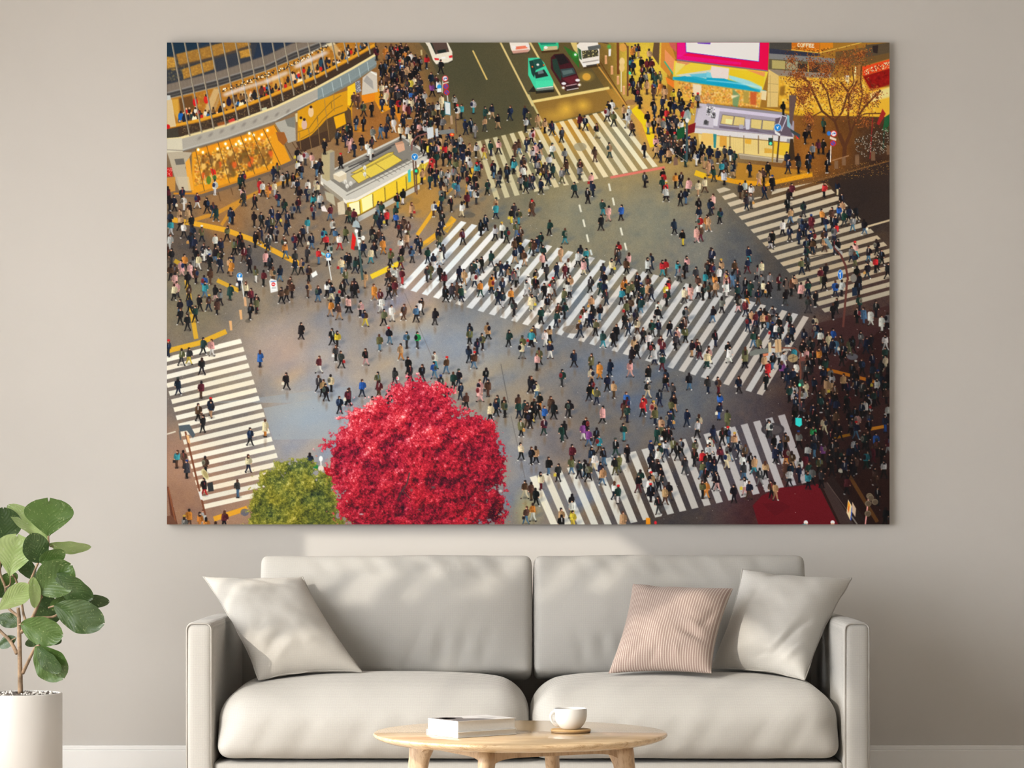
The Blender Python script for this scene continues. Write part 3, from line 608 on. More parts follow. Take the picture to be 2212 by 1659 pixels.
    for a in range(9):
        line([(806 + a * 9, 384 - a * 5),(820 + a * 9, 392 - a * 5)], .8, (88,84,78))
    poly([(853,313),(872,309),(874,324),(860,330)], (206,160,130)); poly([(853,313),(872,309),(868,304),(852,309)], (186,140,110))
    poly([(694,331),(714,323),(722,326),(722,385),(706,391),(695,384)], (176,160,120)); poly([(712,330),(722,326),(722,385),(712,389)], (146,138,124)); poly([(719,376),(737,368),(748,374),(748,388),(733,394),(720,386)], (206,190,160)); poly([(719,376),(737,368),(748,374),(732,382)], (222,212,190))
    for x, y in ((787,362),(757,396),(745,392),(749,402),(787,376)):
        ell(x, y, 3.5, 5, (214,208,196)); line([(x, y),(x + 2, y + 9)], 1.2, (150,146,136))
    poly([(692,390),(747,432),(768,428),(927,342),(927,348),(770,434),(747,440),(692,397)], (226,218,202)); line([(747,422),(925,331)], 1.6, (120,114,104))
    poly([(748,438),(770,434),(926,348),(910,380),(905,398),(772,468),(752,462)], (214,182,50))
    poly([(753,440),(775,434),(777,462),(756,466)], (250,238,180)); poly([(780,430),(803,418),(806,446),(783,458)], (250,240,160)); poly([(806,416),(828,404),(832,432),(808,444)], (230,196,60)); poly([(832,402),(855,390),(857,418),(834,430)], (226,190,50)); poly([(857,389),(876,379),(878,405),(860,414)], (228,192,48))
    for x, y in ((776,440),(804,425),(830,411),(856,398),(876,387)):
        line([(x, y - 6),(x + 2, y + 30)], 1.6, (110,84,40))
    poly([(772,468),(905,398),(906,408),(774,479)], (186,180,166)); line([(771,467),(905,396)], 2.4, (120,88,40))
    poly([(697,395),(740,428),(742,440),(699,405)], (150,140,122)); poly([(700,412),(720,420),(724,445),(705,432)], (176,166,140)); poly([(728,438),(742,432),(746,462),(730,464)], (206,190,160))
    poly([(880,368),(886,365),(887,392),(881,394)], (80,180,170)); ell(898, 371, 3, 3.4, (40,210,150)); line([(897,348),(900,420)], 3, (98,70,56)); ell(898, 370, 6, 8, (50,50,48), .7); ell(898, 369, 3, 3.4, (40,210,150))
    line(um((780,0),(810,420)), 3, (98,72,60))

    # --- screen, awning and shops, upper right
    poly([(1440,92),(1922,92),(1922,240),(1720,250),(1440,215)], (150,106,40))
    poly(tr((1590,10),(1700,10),(1760,200),(1690,420),(1580,300)), (196,128,50)); poly(tr((1680,10),(1760,10),(1770,130),(1700,60)), (190,90,80)); poly(tr((1630,90),(1760,230),(1740,400),(1630,250)), (220,140,90)); line(tr((1625,235),(1740,400)), 3, (60,160,120)); poly(tr((1500,10),(1570,10),(1560,280),(1480,160)), (96,74,52)); poly(tr((1640,420),(1760,480),(1760,570),(1660,500)), (222,120,40))
    poly([(1455,131),(1658,155),(1645,199),(1452,172)], (222,190,60))
    poly(tr((1770,230),(1950,250),(1860,290),(1790,280)), (206,140,90)); poly(tr((1760,250),(1880,270),(1750,400)), (232,200,110)); poly(tr((1750,400),(2212,330),(2212,480),(1950,440)), (196,196,180)); poly(tr((1920,390),(2200,370),(2212,440),(1960,420)), (100,180,196)); poly([(1452,166),(1500,165),(1655,196),(1643,200),(1452,172)], (40,160,180)); poly(tr((1740,430),(1870,410),(2212,500),(2212,530),(1760,455)), (24,150,176))
    poly(tq((60,290),(270,320),(260,440),(200,470),(80,450),(40,380)), (222,200,190)); poly(tq((270,330),(690,370),(680,540),(500,460),(270,400)), (226,184,40)); poly(tq((470,335),(700,365),(690,420)), (226,140,80)); poly(tq((270,400),(500,460),(660,540),(660,580),(400,500),(270,440)), (150,200,200)); poly(tq((0,430),(210,440),(420,500),(660,600),(560,590),(0,510)), (16,150,180)); line(tq((0,460),(300,490),(660,545)), 1.3, (206,230,230)); poly(tq((0,360),(50,370),(60,430),(0,425)), (120,190,200))
    poly([(1461,92),(1660,92),(1657,153),(1461,129)], (222,0,72)); poly([(1461,118),(1600,135),(1600,140),(1461,129)], (210,20,130), .7); poly([(1462,92),(1485,92),(1485,115),(1462,125)], (220,30,150), .6); poly([(1480,92),(1640,92),(1638,133),(1481,112)], (226,230,240)); line([(1480,92),(1481,113),(1638,133),(1640,92)], 1.2, (60,60,190)); poly([(1505,92),(1534,92),(1533,96),(1506,94)], (110,60,170)); line([(1461,129),(1657,153)], 2.6, (120,100,130))
    poly([(1455,173),(1645,200),(1640,232),(1560,226),(1500,220),(1455,215)], (214,170,70)); dots(900, lambda n: inpoly([(1460,175),(1640,200),(1636,232),(1510,222)], n), 2, [(240,210,130),(206,90,40),(120,80,40),(250,240,220),(170,120,60),(230,150,50)]); poly(tq((310,560),(400,640),(370,780),(310,760)), (70,140,116)); poly(tq((400,640),(300,680),(290,640)), (240,236,220)); poly(tq((640,580),(720,590),(710,700),(640,690)), (226,196,150)); poly(tq((440,590),(510,590),(500,740),(440,730)), (150,140,70)); poly(tq((520,600),(600,600),(590,760),(520,750)), (180,60,40))
    poly(tr((1960,500),(2070,520),(2060,640),(1970,640)), (226,226,226)); dots(300, lambda n: inpoly(tr((1780,480),(1960,500),(1960,640),(2212,620),(2212,720),(2020,730),(1850,620)), n), 2, [(226,160,60),(190,60,40),(240,220,180),(90,60,40)])
    poly(tq((740,320),(870,340),(850,780),(720,780)), (206,176,110)); line(tq((760,400),(760,780)), .8, (160,130,80)); line(tq((730,500),(860,510)), .8, (160,130,80)); line(tq((730,600),(850,605)), .8, (160,130,80))
    poly([(1661,92),(1710,92),(1710,108),(1661,106)], (70,66,60)); poly(tq((750,80),(1040,110),(1350,140),(1360,170),(1040,180),(750,150)), (50,52,66)); poly(tq((745,140),(1530,200),(1530,260),(745,215)), (120,118,116)); poly(tq((745,205),(1560,260),(1500,380),(740,330)), (96,86,62)); poly(tq((780,220),(940,230),(940,330),(780,320)), (170,154,96)); poly(tq((950,230),(1090,240),(1090,340),(950,330)), (150,140,110)); poly(tq((740,330),(1500,380),(1480,440),(870,410)), (136,120,106)); poly(tq((1090,260),(1350,270),(1350,370),(1090,350)), (60,48,40)); line(tq((1210,260),(1215,360)), 3, (190,150,60))
    poly(tq((1015,10),(1350,10),(1350,130),(1015,95)), (190,104,26)); poly(tq((1355,10),(1510,10),(1510,70),(1355,130)), (196,120,30)); dots(90, lambda n: inpoly(tq((1020,50),(1350,90),(1500,60),(1350,125),(1020,95)), n), 2, [(110,66,26),(226,150,50)]); line(tq((1010,95),(1350,135),(1850,10)), 1.6, (220,180,80))
    FONT = dict(C=("01110","10001","10000","10000","10001","01110"), O=("01110","10001","10001","10001","10001","01110"), F=("11111","10000","11110","10000","10000","10000"), E=("11111","10000","11110","10000","10000","11111"))
    for i, ch in enumerate("COFFEE"):
        for r_, row in enumerate(FONT[ch]):
            for q, bit in enumerate(row):
                if bit == "1":
                    x, y = 1721.6 + i * 6.1 + q * 1.05, 93.2 + r_ * 1.35 + i * .25
                    poly([(x, y),(x + 1.25, y),(x + 1.25, y + 1.5),(x, y + 1.5)], (250,240,220))
    poly(tq((1540,120),(2190,20),(2190,200),(1860,290),(1540,270)), (104,78,44)); poly(tq((1900,40),(2190,10),(2190,130),(1900,190)), (84,70,52)); poly(tq((1980,50),(2050,40),(2040,140),(1990,130)), (46,36,34))
    poly(tq((860,410),(1480,440),(1860,400),(1950,560),(2190,540),(2190,900),(1300,880),(860,760)), (214,170,52)); dots(1400, lambda n: inpoly(tq((880,430),(1860,420),(2100,620),(2000,860),(1280,860),(900,740)), n), 3, [(246,220,110),(236,196,60),(176,120,40),(226,160,50),(250,236,170),(120,76,34)]); poly(tq((880,540),(940,520),(930,640),(870,640)), (90,60,30)); poly(tq((1950,620),(2190,540),(2190,660),(1960,720)), (246,226,190)); poly(tq((1780,290),(1850,270),(1830,540),(1790,520)), (150,100,50)); poly(tq((1860,300),(2190,210),(2190,320),(1860,410)), (240,70,30)); dots(150, lambda n: inpoly(tq((1880,330),(2190,230),(2190,300),(1890,390)), n), 2, [(255,220,180),(255,150,90),(150,30,20)]); poly(tq((1860,415),(2190,320),(2190,510),(1960,590)), (132,20,16)); dots(60, lambda n: inpoly(tq((1900,430),(2180,340),(2180,480),(1970,560)), n), 3, [(104,14,12),(160,30,20)]); poly(tq((1650,410),(1700,400),(1700,510),(1655,470)), (226,226,230)); line(tq((1780,300),(1735,760)), 3, (246,226,170)); poly(tq((600,780),(1000,830),(1340,800),(1340,880),(1100,880),(940,850)), (206,160,40))
    soften(1455, 172, 1645, 235, 2); poly([(1455,173),(1645,200),(1640,232),(1560,226),(1500,220),(1455,215)], (206,150,60), .35); soften(1680, 160, 1921, 250, 3); poly(tq((860,410),(1480,440),(1860,400),(1950,560),(2190,540),(2190,900),(1300,880),(860,760)), (206,150,44), .45)
    # kiosk right
    poly([(1505,222),(1695,246),(1714,262),(1714,296),(1497,276)], (156,146,158)); poly([(1508,227),(1692,249),(1690,256),(1510,235)], (196,186,200)); poly(tq((0,780),(160,800),(130,1010),(0,990)), (206,200,210)); poly(tr((2050,740),(2212,750),(2212,1030),(1980,1000)), (186,178,186))
    for q in (tq((190,870),(330,890),(310,1000),(165,980)), tq((335,890),(460,905),(450,1010),(315,1000)), tq((530,920),(665,935),(650,1050),(525,1030)), tq((670,935),(820,950),(800,1060),(660,1050))):
        poly(q, (206,184,116)); line(q + q[:1], 1.2, (110,100,100))
    poly(tq((230,920),(310,930),(300,985),(225,975)), (236,220,160), .8); poly(tq((150,1000),(800,1070),(1000,1100),(1000,1130),(150,1030)), (110,96,110)); poly(tq((820,920),(960,880),(1030,1140),(830,1100)), (96,82,92)); line(tq((0,750),(300,790),(930,860)), 5, (136,130,140)); poly(tq((460,920),(520,930),(510,1050),(470,1050)), (196,192,200)); poly(tq((390,990),(440,990),(440,1040),(390,1040)), (166,160,170)); line(tq((620,1060),(800,1100)), 3, (120,114,124))
    for a, b, c in ((2140,800,60),(2190,860,50),(2100,940,60)):
        poly(tr((a, b),(a + c, b + 8),(a + c - 10, b + 60),(a - 10, b + 50)), (110,106,110)); ell(*tr((a + 20, b + 20))[0], 4, 5, (70,68,70))
    dots(60, lambda n: inpoly(tq((0,760),(110,780),(100,900),(0,890)), n), 2, [(110,106,110),(226,226,230)])
    poly([(1497,276),(1713,296),(1713,308),(1498,287)], (206,200,196)); poly(tq((960,1160),(1035,1165),(1030,1215),(955,1200)), (140,138,140))
    poly([(1507,289),(1712,310),(1706,345),(1690,342),(1600,334),(1510,316)], (216,190,120)); poly(tr((2080,1090),(2212,1100),(2212,1230),(2040,1250)), (226,180,100)); poly(tq((800,1190),(1005,1220),(1000,1380),(780,1330)), (216,176,50)); poly(tq((160,1120),(240,1130),(240,1270),(155,1250)), (206,150,60)); poly(tq((460,1160),(535,1165),(530,1225),(460,1215)), (214,160,50)); poly(tq((690,1270),(780,1280),(780,1330),(690,1330)), (206,156,60)); poly(tq((80,1100),(120,1105),(110,1270),(85,1265)), (50,130,130))
    for a in (280, 445, 620, 790):
        line(tq((a, 1120),(a, 1340)), 1.6, (110,80,50))
    for a in range(300, 780, 22):
        line(tq((a, 1150),(a - 3, 1300)), .7, (190,164,104), .7)
    poly(tq((380,1330),(930,1400),(900,1450),(400,1400)), (150,134,112)); line(tq((390,1345),(920,1410)), 2, (196,180,150)); poly([(1525+1000/5.53,300),(1712,300),(1716,344),(1700,350)], (60,44,30))

    # --- vehicles
    poly(tm((920,0),(1190,0),(1250,120),(1255,220),(1200,255),(1060,275),(1020,220),(960,60)), (222,212,192)); poly(tm((985,10),(1180,10),(1215,120),(1050,150)), (84,66,58)); poly(tm((1070,105),(1170,90),(1180,125),(1080,140)), (30,40,36)); poly(tm((1010,20),(985,10),(1050,150),(1060,160)), (40,50,40)); poly(tm((1035,195),(1090,200),(1090,220),(1045,220)), (206,30,36)); poly(tm((1210,170),(1250,160),(1250,190),(1215,195)), (206,30,36)); poly(tm((1120,185),(1170,180),(1170,198),(1125,202)), (240,240,230)); line(tm((1060,275),(1200,255),(1255,230)), 3, (50,46,36), .6)
    poly(tm((1930,0),(2160,0),(2180,90),(2150,130),(1980,145),(1950,90)), (232,214,200)); poly(tm((2000,60),(2140,45),(2150,80),(2010,95)), (226,120,90)); ell(*tm((1990,70))[0], 4, 3, (255,230,230)); ell(*tm((2150,50))[0], 4, 3, (255,220,220)); poly(tm((1960,110),(2170,90),(2150,140),(1980,150)), (180,120,100), .7); line(tm((1960,150),(2170,130)), 3, (44,40,30), .6)
    poly(tr((110,0),(360,0),(365,60),(350,100),(160,110)), (50,180,130)); poly(tr((130,0),(330,0),(330,30),(150,40)), (40,120,100)); poly(tr((190,60),(350,50),(350,100),(180,110)), (190,170,130)); ell(*tr((210,70))[0], 4, 3, (255,240,220)); line(tr((160,125),(370,105)), 5, (70,46,24), .8)
    poly(tr((0,600),(280,600),(310,580),(90,600),(70,520)), (40,36,30)); poly(tr((0,195),(130,190),(190,250),(240,350),(300,470),(300,570),(110,600),(60,520),(0,400)), (64,196,150)); poly(tr((60,215),(150,200),(200,290),(90,340)), (34,76,66)); poly(tr((75,370),(190,330),(240,410),(90,440)), (36,46,44)); poly(tr((10,230),(60,220),(90,340),(70,430),(40,380)), (30,60,54)); poly(tr((110,350),(170,335),(190,375),(120,390)), (130,150,150), .7); poly(tr((90,555),(300,530),(300,580),(110,605)), (110,120,110)); line(tr((100,560),(300,535)), 2, (214,220,206)); ell(*tr((115,275))[0], 3, 2.5, (220,220,210)); ell(*tr((50,300))[0], 1.8, 1.8, (240,110,40)); ell(*tr((185,280))[0], 1.8, 1.8, (240,110,40)); poly(tr((90,470),(290,460),(295,520),(90,550)), (72,206,158)); line(tr((90,605),(310,585)), 6, (26,24,20), .8)
    poly(tr((270,190),(310,150),(420,140),(480,200),(560,330),(600,430),(610,520),(590,570),(450,590),(400,530),(330,420),(270,320)), (66,26,32)); poly(tr((310,165),(420,145),(490,250),(380,280)), (34,28,30)); poly(tr((385,330),(540,310),(570,380),(410,430)), (56,72,72)); poly(tr((400,350),(520,330),(540,370),(420,400)), (110,126,120), .6); poly(tr((285,210),(340,200),(400,400),(390,470),(300,330)), (40,60,50)); poly(tr((400,440),(580,400),(600,470),(500,510)), (96,34,42)); poly(tr((440,540),(590,510),(590,570),(460,590)), (50,32,34)); line(tr((450,530),(580,505)), 2, (190,150,150)); line(tr((460,580),(600,555)), 2, (200,190,180))
    for a, b in ((420,550),(610,515)):
        x, y = tr((a, b))[0]; ell(x, y, 6, 5, (255,220,170), .8, 1); ell(x, y, 2.6, 2.4, (255,250,236))
    ell(*tr((425,500))[0], 5, 3, (220,214,220)); ell(*tr((590,460))[0], 5, 3, (220,214,220))
    poly(tr((420,50),(600,150),(610,320),(480,150)), (40,110,40), .8); poly(tr((500,0),(580,0),(590,150),(540,90)), (206,180,110)); poly(tr((580,40),(620,0),(830,0),(850,100),(850,240),(800,280),(660,310),(610,220)), (222,212,200)); poly(tr((640,110),(830,90),(840,170),(650,205)), (70,66,50)); dots(40, lambda n: inpoly(tr((650,115),(830,95),(835,165),(655,200)), n), 2, [(150,140,90),(40,40,36),(190,176,120)]); poly(tr((590,70),(630,100),(640,220),(610,200)), (60,96,60)); line(tr((650,250),(840,220)), 2.5, (160,150,140)); poly(tr((690,285),(820,265),(820,285),(700,305)), (60,56,52)); ell(*tr((668,275))[0], 4, 3, (255,246,230)); ell(*tr((830,245))[0], 4, 3, (255,246,230)); ell(*tr((563,155))[0], 8, 8, (60,220,90), .6, 1); ell(*tr((563,155))[0], 2.6, 2.6, (220,255,226)); poly(tr((710,60),(860,35),(865,80),(720,105)), (90,92,90)); line(tr((660,315),(860,285)), 4, (60,40,20), .7)

    # --- people, far to near
    def jit(c, s=9):
        d = R.uniform(-s, s)
        return [min(255, max(0, v + d + R.uniform(-4, 4))) for v in c]
    crowd = []
    for (tx, ty), s in PEOPLE.items():
        for w in s.split():
            m = re.match(r"(-?\d+),(-?\d+)([a-z])([a-z])([<>LB]*)", w)
            x, y = tx + int(m[1]) * 10 / 5.53, ty + int(m[2]) * 10 / 5.53
            crowd.append((x, y, m[3], m[4], m[5]))
    for k in range(70):          # the packed dark corner at the right
        x, y = inpoly([(1700,700),(1760,690),(1915,760),(1915,960),(1830,1010),(1760,1000),(1720,930)], 1)
        crowd.append((float(x[0]), float(y[0]), R.choice("kkknnndbe"), "k", ""))
    for k in range(46):
        x, y = inpoly([(822,100),(880,100),(930,230),(960,300),(940,330),(860,200)], 1)
        crowd.append((float(x[0]), float(y[0]), R.choice("kkknnbdtp"), "k", ""))
    for k in range(34):
        x, y = inpoly([(1410,250),(1470,240),(1490,270),(1500,320),(1440,330)], 1)
        crowd.append((float(x[0]), float(y[0]), R.choice("kknnddtwe"), "k", ""))
    for n_, zone, inks in ((26, [(960,560),(1250,550),(1600,650),(1650,740),(1500,750),(1200,670),(980,630)], "kknnddgetbwvm"), (26, [(365,400),(640,420),(860,500),(800,590),(600,590),(365,670)], "kknndbtgwevm"),
                           (12, [(1200,970),(1700,890),(1740,1020),(1500,1030),(1250,1030)], "kknndbtgwev"), (14, [(1040,300),(1200,290),(1180,390),(1060,390)], "kkndgtbl"), (18, [(1700,440),(1860,430),(1915,560),(1800,620)], "kkndgtbm"), (8, [(1100,820),(1500,780),(1600,860),(1500,930),(1150,930)], "kkndgtbve"),
                           (16, [(1500,560),(1690,560),(1720,700),(1640,720),(1540,640)], "kkndgtbwm")):
        zx, zy = inpoly(zone, n_)
        crowd += [(float(x), float(y), R.choice(inks), R.choice("kknndh"), R.choice(("", ">", "B"))) for x, y in zip(zx, zy)]
    fac = lambda y: 32 + (y - 92) * .0088
    crowd.sort(key=lambda p: p[1])
    dim_x = lambda x, y: 1.0 - .42 * min(1, max(0, (x - 1640) / 220)) * min(1, max(0, (y - 560) / 260))
    for x, y, a, b, fl in crowd:                                      # soft contact shades first
        H = fac(y)
        if 640 < x < 1500 and y > 380:
            ell(x + 11, y + H * .62, 15, 7, (76,86,100), .40, 1.0, -.45)
        ell(x + 1, y + H - 4, 9, 4, (34,30,32), .45, .9)
        if y > 560 and 560 < x < 1400:
            ell(x + 1, y + H + 9, 5, 13, (112,84,56), .42, 1.0)
    for x, y, a, b, fl in crowd:
        H = fac(y); s = H / 37.0; dm_ = dim_x(x, y)
        f = R.choice((-1, 1)) if not (">" in fl or "<" in fl) else R.choice((-1, -1, 1))
        def tone(c):
            m_ = sum(c) / 3
            return [(m_ + (v - m_) * .84) * dm_ * (.92 if m_ > 70 else .86) for v in jit(c)]
        coat = tone(INK[a]); leg = tone(INK[b])
        dark = [v * .62 for v in coat]; lite = [min(255, v * 1.25 + 14 * dm_) for v in coat]
        W = s * R.uniform(4.9, 6.2); sh = y + 4.4 * s; hip = y + (24 if "L" in fl else 18.5 + R.uniform(-1.5, 3)) * s; ft = y + (H - 3)
        walk = (">" in fl or "<" in fl) or R.random() < (.62 if y > 430 else .3)
        lean = R.uniform(-1.7, 1.7) * s
        hx = x + lean
        st = (R.uniform(4.5, 7.5) if walk else R.uniform(1, 2.2)) * s
        for sg in (-1, 1):
            fx = x + sg * st
            kx = x + sg * st * .45 + f * .8 * s
            poly([(x + sg * 1.0 * s - 2.1 * s, hip - 3 * s),(x + sg * 1.0 * s + 2.1 * s, hip - 3 * s),(kx + 1.7 * s, (hip + ft) / 2),(fx + 1.1 * s, ft),(fx - 1.1 * s, ft),(kx - 1.7 * s, (hip + ft) / 2)], [v * (1 if sg > 0 else .8) for v in leg])
            poly([(fx - 1.6 * s, ft - 1 * s),(fx + 1.6 * s, ft - 1 * s),(fx + 1.6 * s + f * 1.4 * s, ft + 1.6 * s),(fx - 1.6 * s + f * 1.0 * s, ft + 1.6 * s)], [v * dm_ for v in R.choice(((34,30,30),(34,30,30),(200,194,184),(70,50,40)))])
        fl_w = W * (1.12 if "L" in fl else .92)
        poly([(hx - 2.2 * s, sh - .6 * s),(hx + 2.2 * s, sh - .6 * s),(hx + W * .92, sh + 1.6 * s),(hx + W, sh + 6 * s),(x + fl_w, hip),(x - fl_w, hip),(hx - W, sh + 6 * s),(hx - W * .92, sh + 1.6 * s)], coat)
        poly([(hx - W * .9, sh + 2 * s),(hx - W * .35, sh + .5 * s),(x - W * .3, hip - 2 * s),(x - fl_w, hip - 1 * s)], lite if f > 0 else dark, .55)
        poly([(hx + W * .9, sh + 2 * s),(hx + W * .45, sh + .5 * s),(x + W * .35, hip - 2 * s),(x + fl_w, hip - 1 * s)], dark if f > 0 else lite, .5)
        for _ in range(3):
            q = R.uniform(-.7, .7) * W; r_ = R.uniform(sh + 2 * s, hip - 2 * s)
            ell(x + q, r_, R.uniform(.7, 1.6) * s, R.uniform(1, 3) * s, R.choice((dark, lite, [v * .5 for v in coat])), .6, .6)
        ax = hx + f * W * .85                                          # near arm
        poly([(ax - 1.6 * s, sh + 1.4 * s),(ax + 1.6 * s, sh + 1.6 * s),(ax + f * 2.2 * s + 1.3 * s, sh + 8 * s),(ax + f * 1.2 * s + 1.2 * s, sh + 12.5 * s),(ax + f * 1.2 * s - 1.2 * s, sh + 12.5 * s),(ax + f * 1.4 * s - 1.6 * s, sh + 8 * s)], [v * .82 for v in coat])
        ell(ax + f * 1.3 * s, sh + 13 * s, 1.1 * s, 1.2 * s, [v * dm_ for v in SKIN])
        if "B" in fl or R.random() < .13:
            c = [v * dm_ for v in jit(R.choice(((36,34,40),(60,70,64),(44,56,84),(120,110,96),(46,44,48),(40,40,56),(120,44,46))))]
            ell(hx - f * W * .55, sh + 7 * s, 3.6 * s, 5.4 * s, c); ell(hx - f * W * .6, sh + 8 * s, 2.2 * s, 2.8 * s, [v * .75 for v in c])
        elif R.random() < .16:
            c = [v * dm_ for v in R.choice(((216,212,204),(186,136,70),(40,34,34),(160,40,40),(200,176,60),(212,204,180),(40,36,36),(60,56,56),(90,64,50)))]
            bx = ax + f * 2 * s
            poly([(bx - 2.6 * s, sh + 14 * s),(bx + 2.6 * s, sh + 14 * s),(bx + 3 * s, sh + 20 * s),(bx - 3 * s, sh + 20 * s)], c)
        if a in "kndgbmv" and R.random() < .35 and "B" not in fl:      # open front or scarf
            poly([(hx - .9 * s, sh - .2 * s),(hx + 1.3 * s, sh - .2 * s),(x + .9 * s, sh + 9 * s),(x - .3 * s, sh + 9 * s)], [v * dm_ for v in R.choice(((220,212,200),(200,190,176),(150,60,60),(90,110,130)))], .85)
        hair = R.choice(((34,26,26),(34,26,26),(30,26,30),(60,38,30),(84,52,38),(46,34,32)))
        hair = [v * dm_ for v in hair]
        if R.random() < .3:
            poly([(hx - 2.4 * s, y),(hx + 2.4 * s, y),(hx + 2.7 * s, sh + 3.2 * s),(hx - 2.7 * s, sh + 3.2 * s)], hair)
        ell(hx, y + 1.5 * s, 2.6 * s, 3.2 * s, hair)
        if R.random() < .62:
            ell(hx + f * .95 * s, y + 2.5 * s, 1.6 * s, 2.0 * s, [v * dm_ for v in jit(SKIN)])
            ell(hx - f * .2 * s, y + .1 * s, 2.4 * s, 1.8 * s, hair)
        if R.random() < .08:
            ell(hx, y - .6 * s, 3.1 * s, 2.3 * s, [v * dm_ for v in R.choice(((200,40,40),(60,66,60),(220,214,200),(40,60,110),(190,150,60)))])

    # --- street furniture
    def sign(x, y, kind, r=6.5):
        if kind == "stop":
            ell(x, y, r, r, (196,40,44)); ell(x, y, r * .72, r * .72, (70,80,160)); line([(x - r * .5, y - r * .5),(x + r * .5, y + r * .5)], 1.8, (196,40,44))
        elif kind == "turn":
            ell(x, y, r, r, (200,50,54)); ell(x, y, r * .74, r * .74, (232,228,224)); line([(x - 2, y + 3),(x - 2, y - 1),(x + 2.5, y - 1)], 1.4, (60,80,150)); ell(x + 2.4, y - .5, 1.8, 1.8, (60,80,150))
        else:
            ell(x, y, r, r * 1.02, (230,236,240)); ell(x, y, r * .9, r * .92, (34,122,190)); line([(x - .5, y + 3.6),(x - .5, y - 1)], 1.7, (240,244,246)); line([(x - .5, y - .5),(x + 2.6, y - 2.6)], 1.5, (240,244,246)); poly([(x - 2.6, y - 1),(x + 1.4, y - 1),(x - .6, y - 4.2)], (240,244,246)) if kind == "up" else line([(x - .5, y + .5),(x - 3, y - 1.8)], 1.5, (240,244,246))
    line(tm((1190,640),(1200,720)), 2, (210,206,200)); line(tm((1140,430),(1130,610)), 2, (190,180,160))
    sign(*tm((1165,440))[0], "turn", 6.6); poly(tm((1135,495),(1205,475),(1208,490),(1140,512)), (220,190,170)); sign(*tm((1175,535))[0], "stop", 6.4); sign(*tm((1183,605))[0], "stop", 6.4); ell(*tm((1095,540))[0], 4.8, 5, (40,140,200)); poly(tm((1070,560),(1120,555),(1120,600),(1070,605)), (220,226,226))
    poly(tm((1155,710),(1228,725),(1232,880),(1165,870)), (60,130,150)); poly(tm((1162,718),(1222,733),(1226,872),(1170,862)), (206,208,204)); poly(tm((945,1030),(1022,1015),(1030,1140),(955,1165)), (200,202,202)); poly(tm((1045,1040),(1080,1032),(1085,1130),(1052,1135)), (190,192,192)); line(tm((765,1300),(770,1200),(830,1130),(950,1095)), 3.4, (128,84,76)); poly(tm((1085,1060),(1270,1040),(1280,1090),(1100,1110)), (120,122,118)); ell(*tm((1245,1110))[0], 5, 3.4, (236,70,40)); ell(*tm((1248,1108))[0], 2, 1.6, (255,190,90)); line(tm((1290,900),(1300,1100)), 2, (80,60,50)); poly(tm((1222,885),(1250,880),(1260,985),(1232,990)), (170,140,110)); poly(tm((870,100),(890,95),(895,160),(875,165)), (190,170,120))
    sign(*tm((803,1375))[0], "left", 7.4)
    line(tr((1070,10),(1075,390)), 5.5, (110,64,32)); line(tr((1190,50),(1188,650)), 4, (104,66,44)); line(tr((1150,15),(1190,80)), 3, (104,66,44)); line(tr((1110,220),(1110,600)), 2, (222,214,190)); ell(*tr((1120,240))[0], 6, 9, (220,190,130)); ell(*tr((1118,310))[0], 6, 9, (216,184,120)); ell(*tr((1130,70))[0], 8, 9, (206,150,70)); poly(tr((960,90),(990,85),(985,170),(960,175)), (226,226,226)); ell(*tr((965,60))[0], 6, 7, (60,180,80), .8, .8); ell(*tr((1213,375))[0], 2.4, 3.4, (60,236,160)); line(tr((860,5),(960,25)), 2, (80,60,50))
    for a, b in ((1072,470),(1000,350),(928,225),(1142,590)):
        poly(tr((a - 14, b - 55),(a + 12, b - 58),(a + 16, b + 40),(a - 14, b + 45)), (206,150,104)); ell(*tr((a, b - 55))[0], 2.5, 1.6, (222,176,130))
    line(tr((1895,940),(1890,1438)), 4.6, (64,82,84)); poly(tr((1845,920),(1870,830),(1910,805),(1945,860),(1940,930)), (150,170,166), .85); ell(*tr((1898,940))[0], 4, 5, (250,246,220)); poly(tr((1775,1050),(1868,1010),(1865,1140),(1780,1170)), (26,80,46)); poly(tr((1910,1000),(2000,965),(1985,1080),(1905,1105)), (120,28,32)); line(tr((1760,1340),(1890,1430)), 1, (180,170,150)); poly(ur((1735,0),(1780,0),(1790,90),(1735,95)), (120,92,76))
    # tree with thin branches
    brown = (84,50,30)
    for pts, w in ((((1640,1438),(1650,1260),(1580,1100)),9),(((1650,1260),(1720,1090)),7),(((1580,1100),(1530,950),(1380,830),(1290,640),(1220,480),(1080,390)),4.5),(((1530,950),(1620,840),(1690,600),(1600,480)),4),(((1720,1090),(1800,900),(1900,760),(2080,580)),4.5),(((1720,1090),(1690,900),(1700,640),(1800,470)),4),(((1530,950),(1480,780),(1440,600),(1360,470)),3.4),(((1800,900),(1860,640),(1840,480),(1850,290)),3),(((1380,830),(1250,900),(1180,990)),2.4),(((1800,900),(1900,860),(2100,855)),2.4),(((1290,640),(1150,560),(1000,540)),2.4),(((1690,600),(1760,480),(1740,300)),2.4)):
        line(tq(*pts), w, brown)
    for k in range(46):
        a, b = R.uniform(960, 2050), R.uniform(190, 900)
        line(tq((a, b),(a + R.uniform(-90, 90), b + R.uniform(20, 130))), 1, (100,60,34), .8)
    lc = [(120,66,34),(150,84,38),(90,50,30),(176,104,44),(104,58,40)]
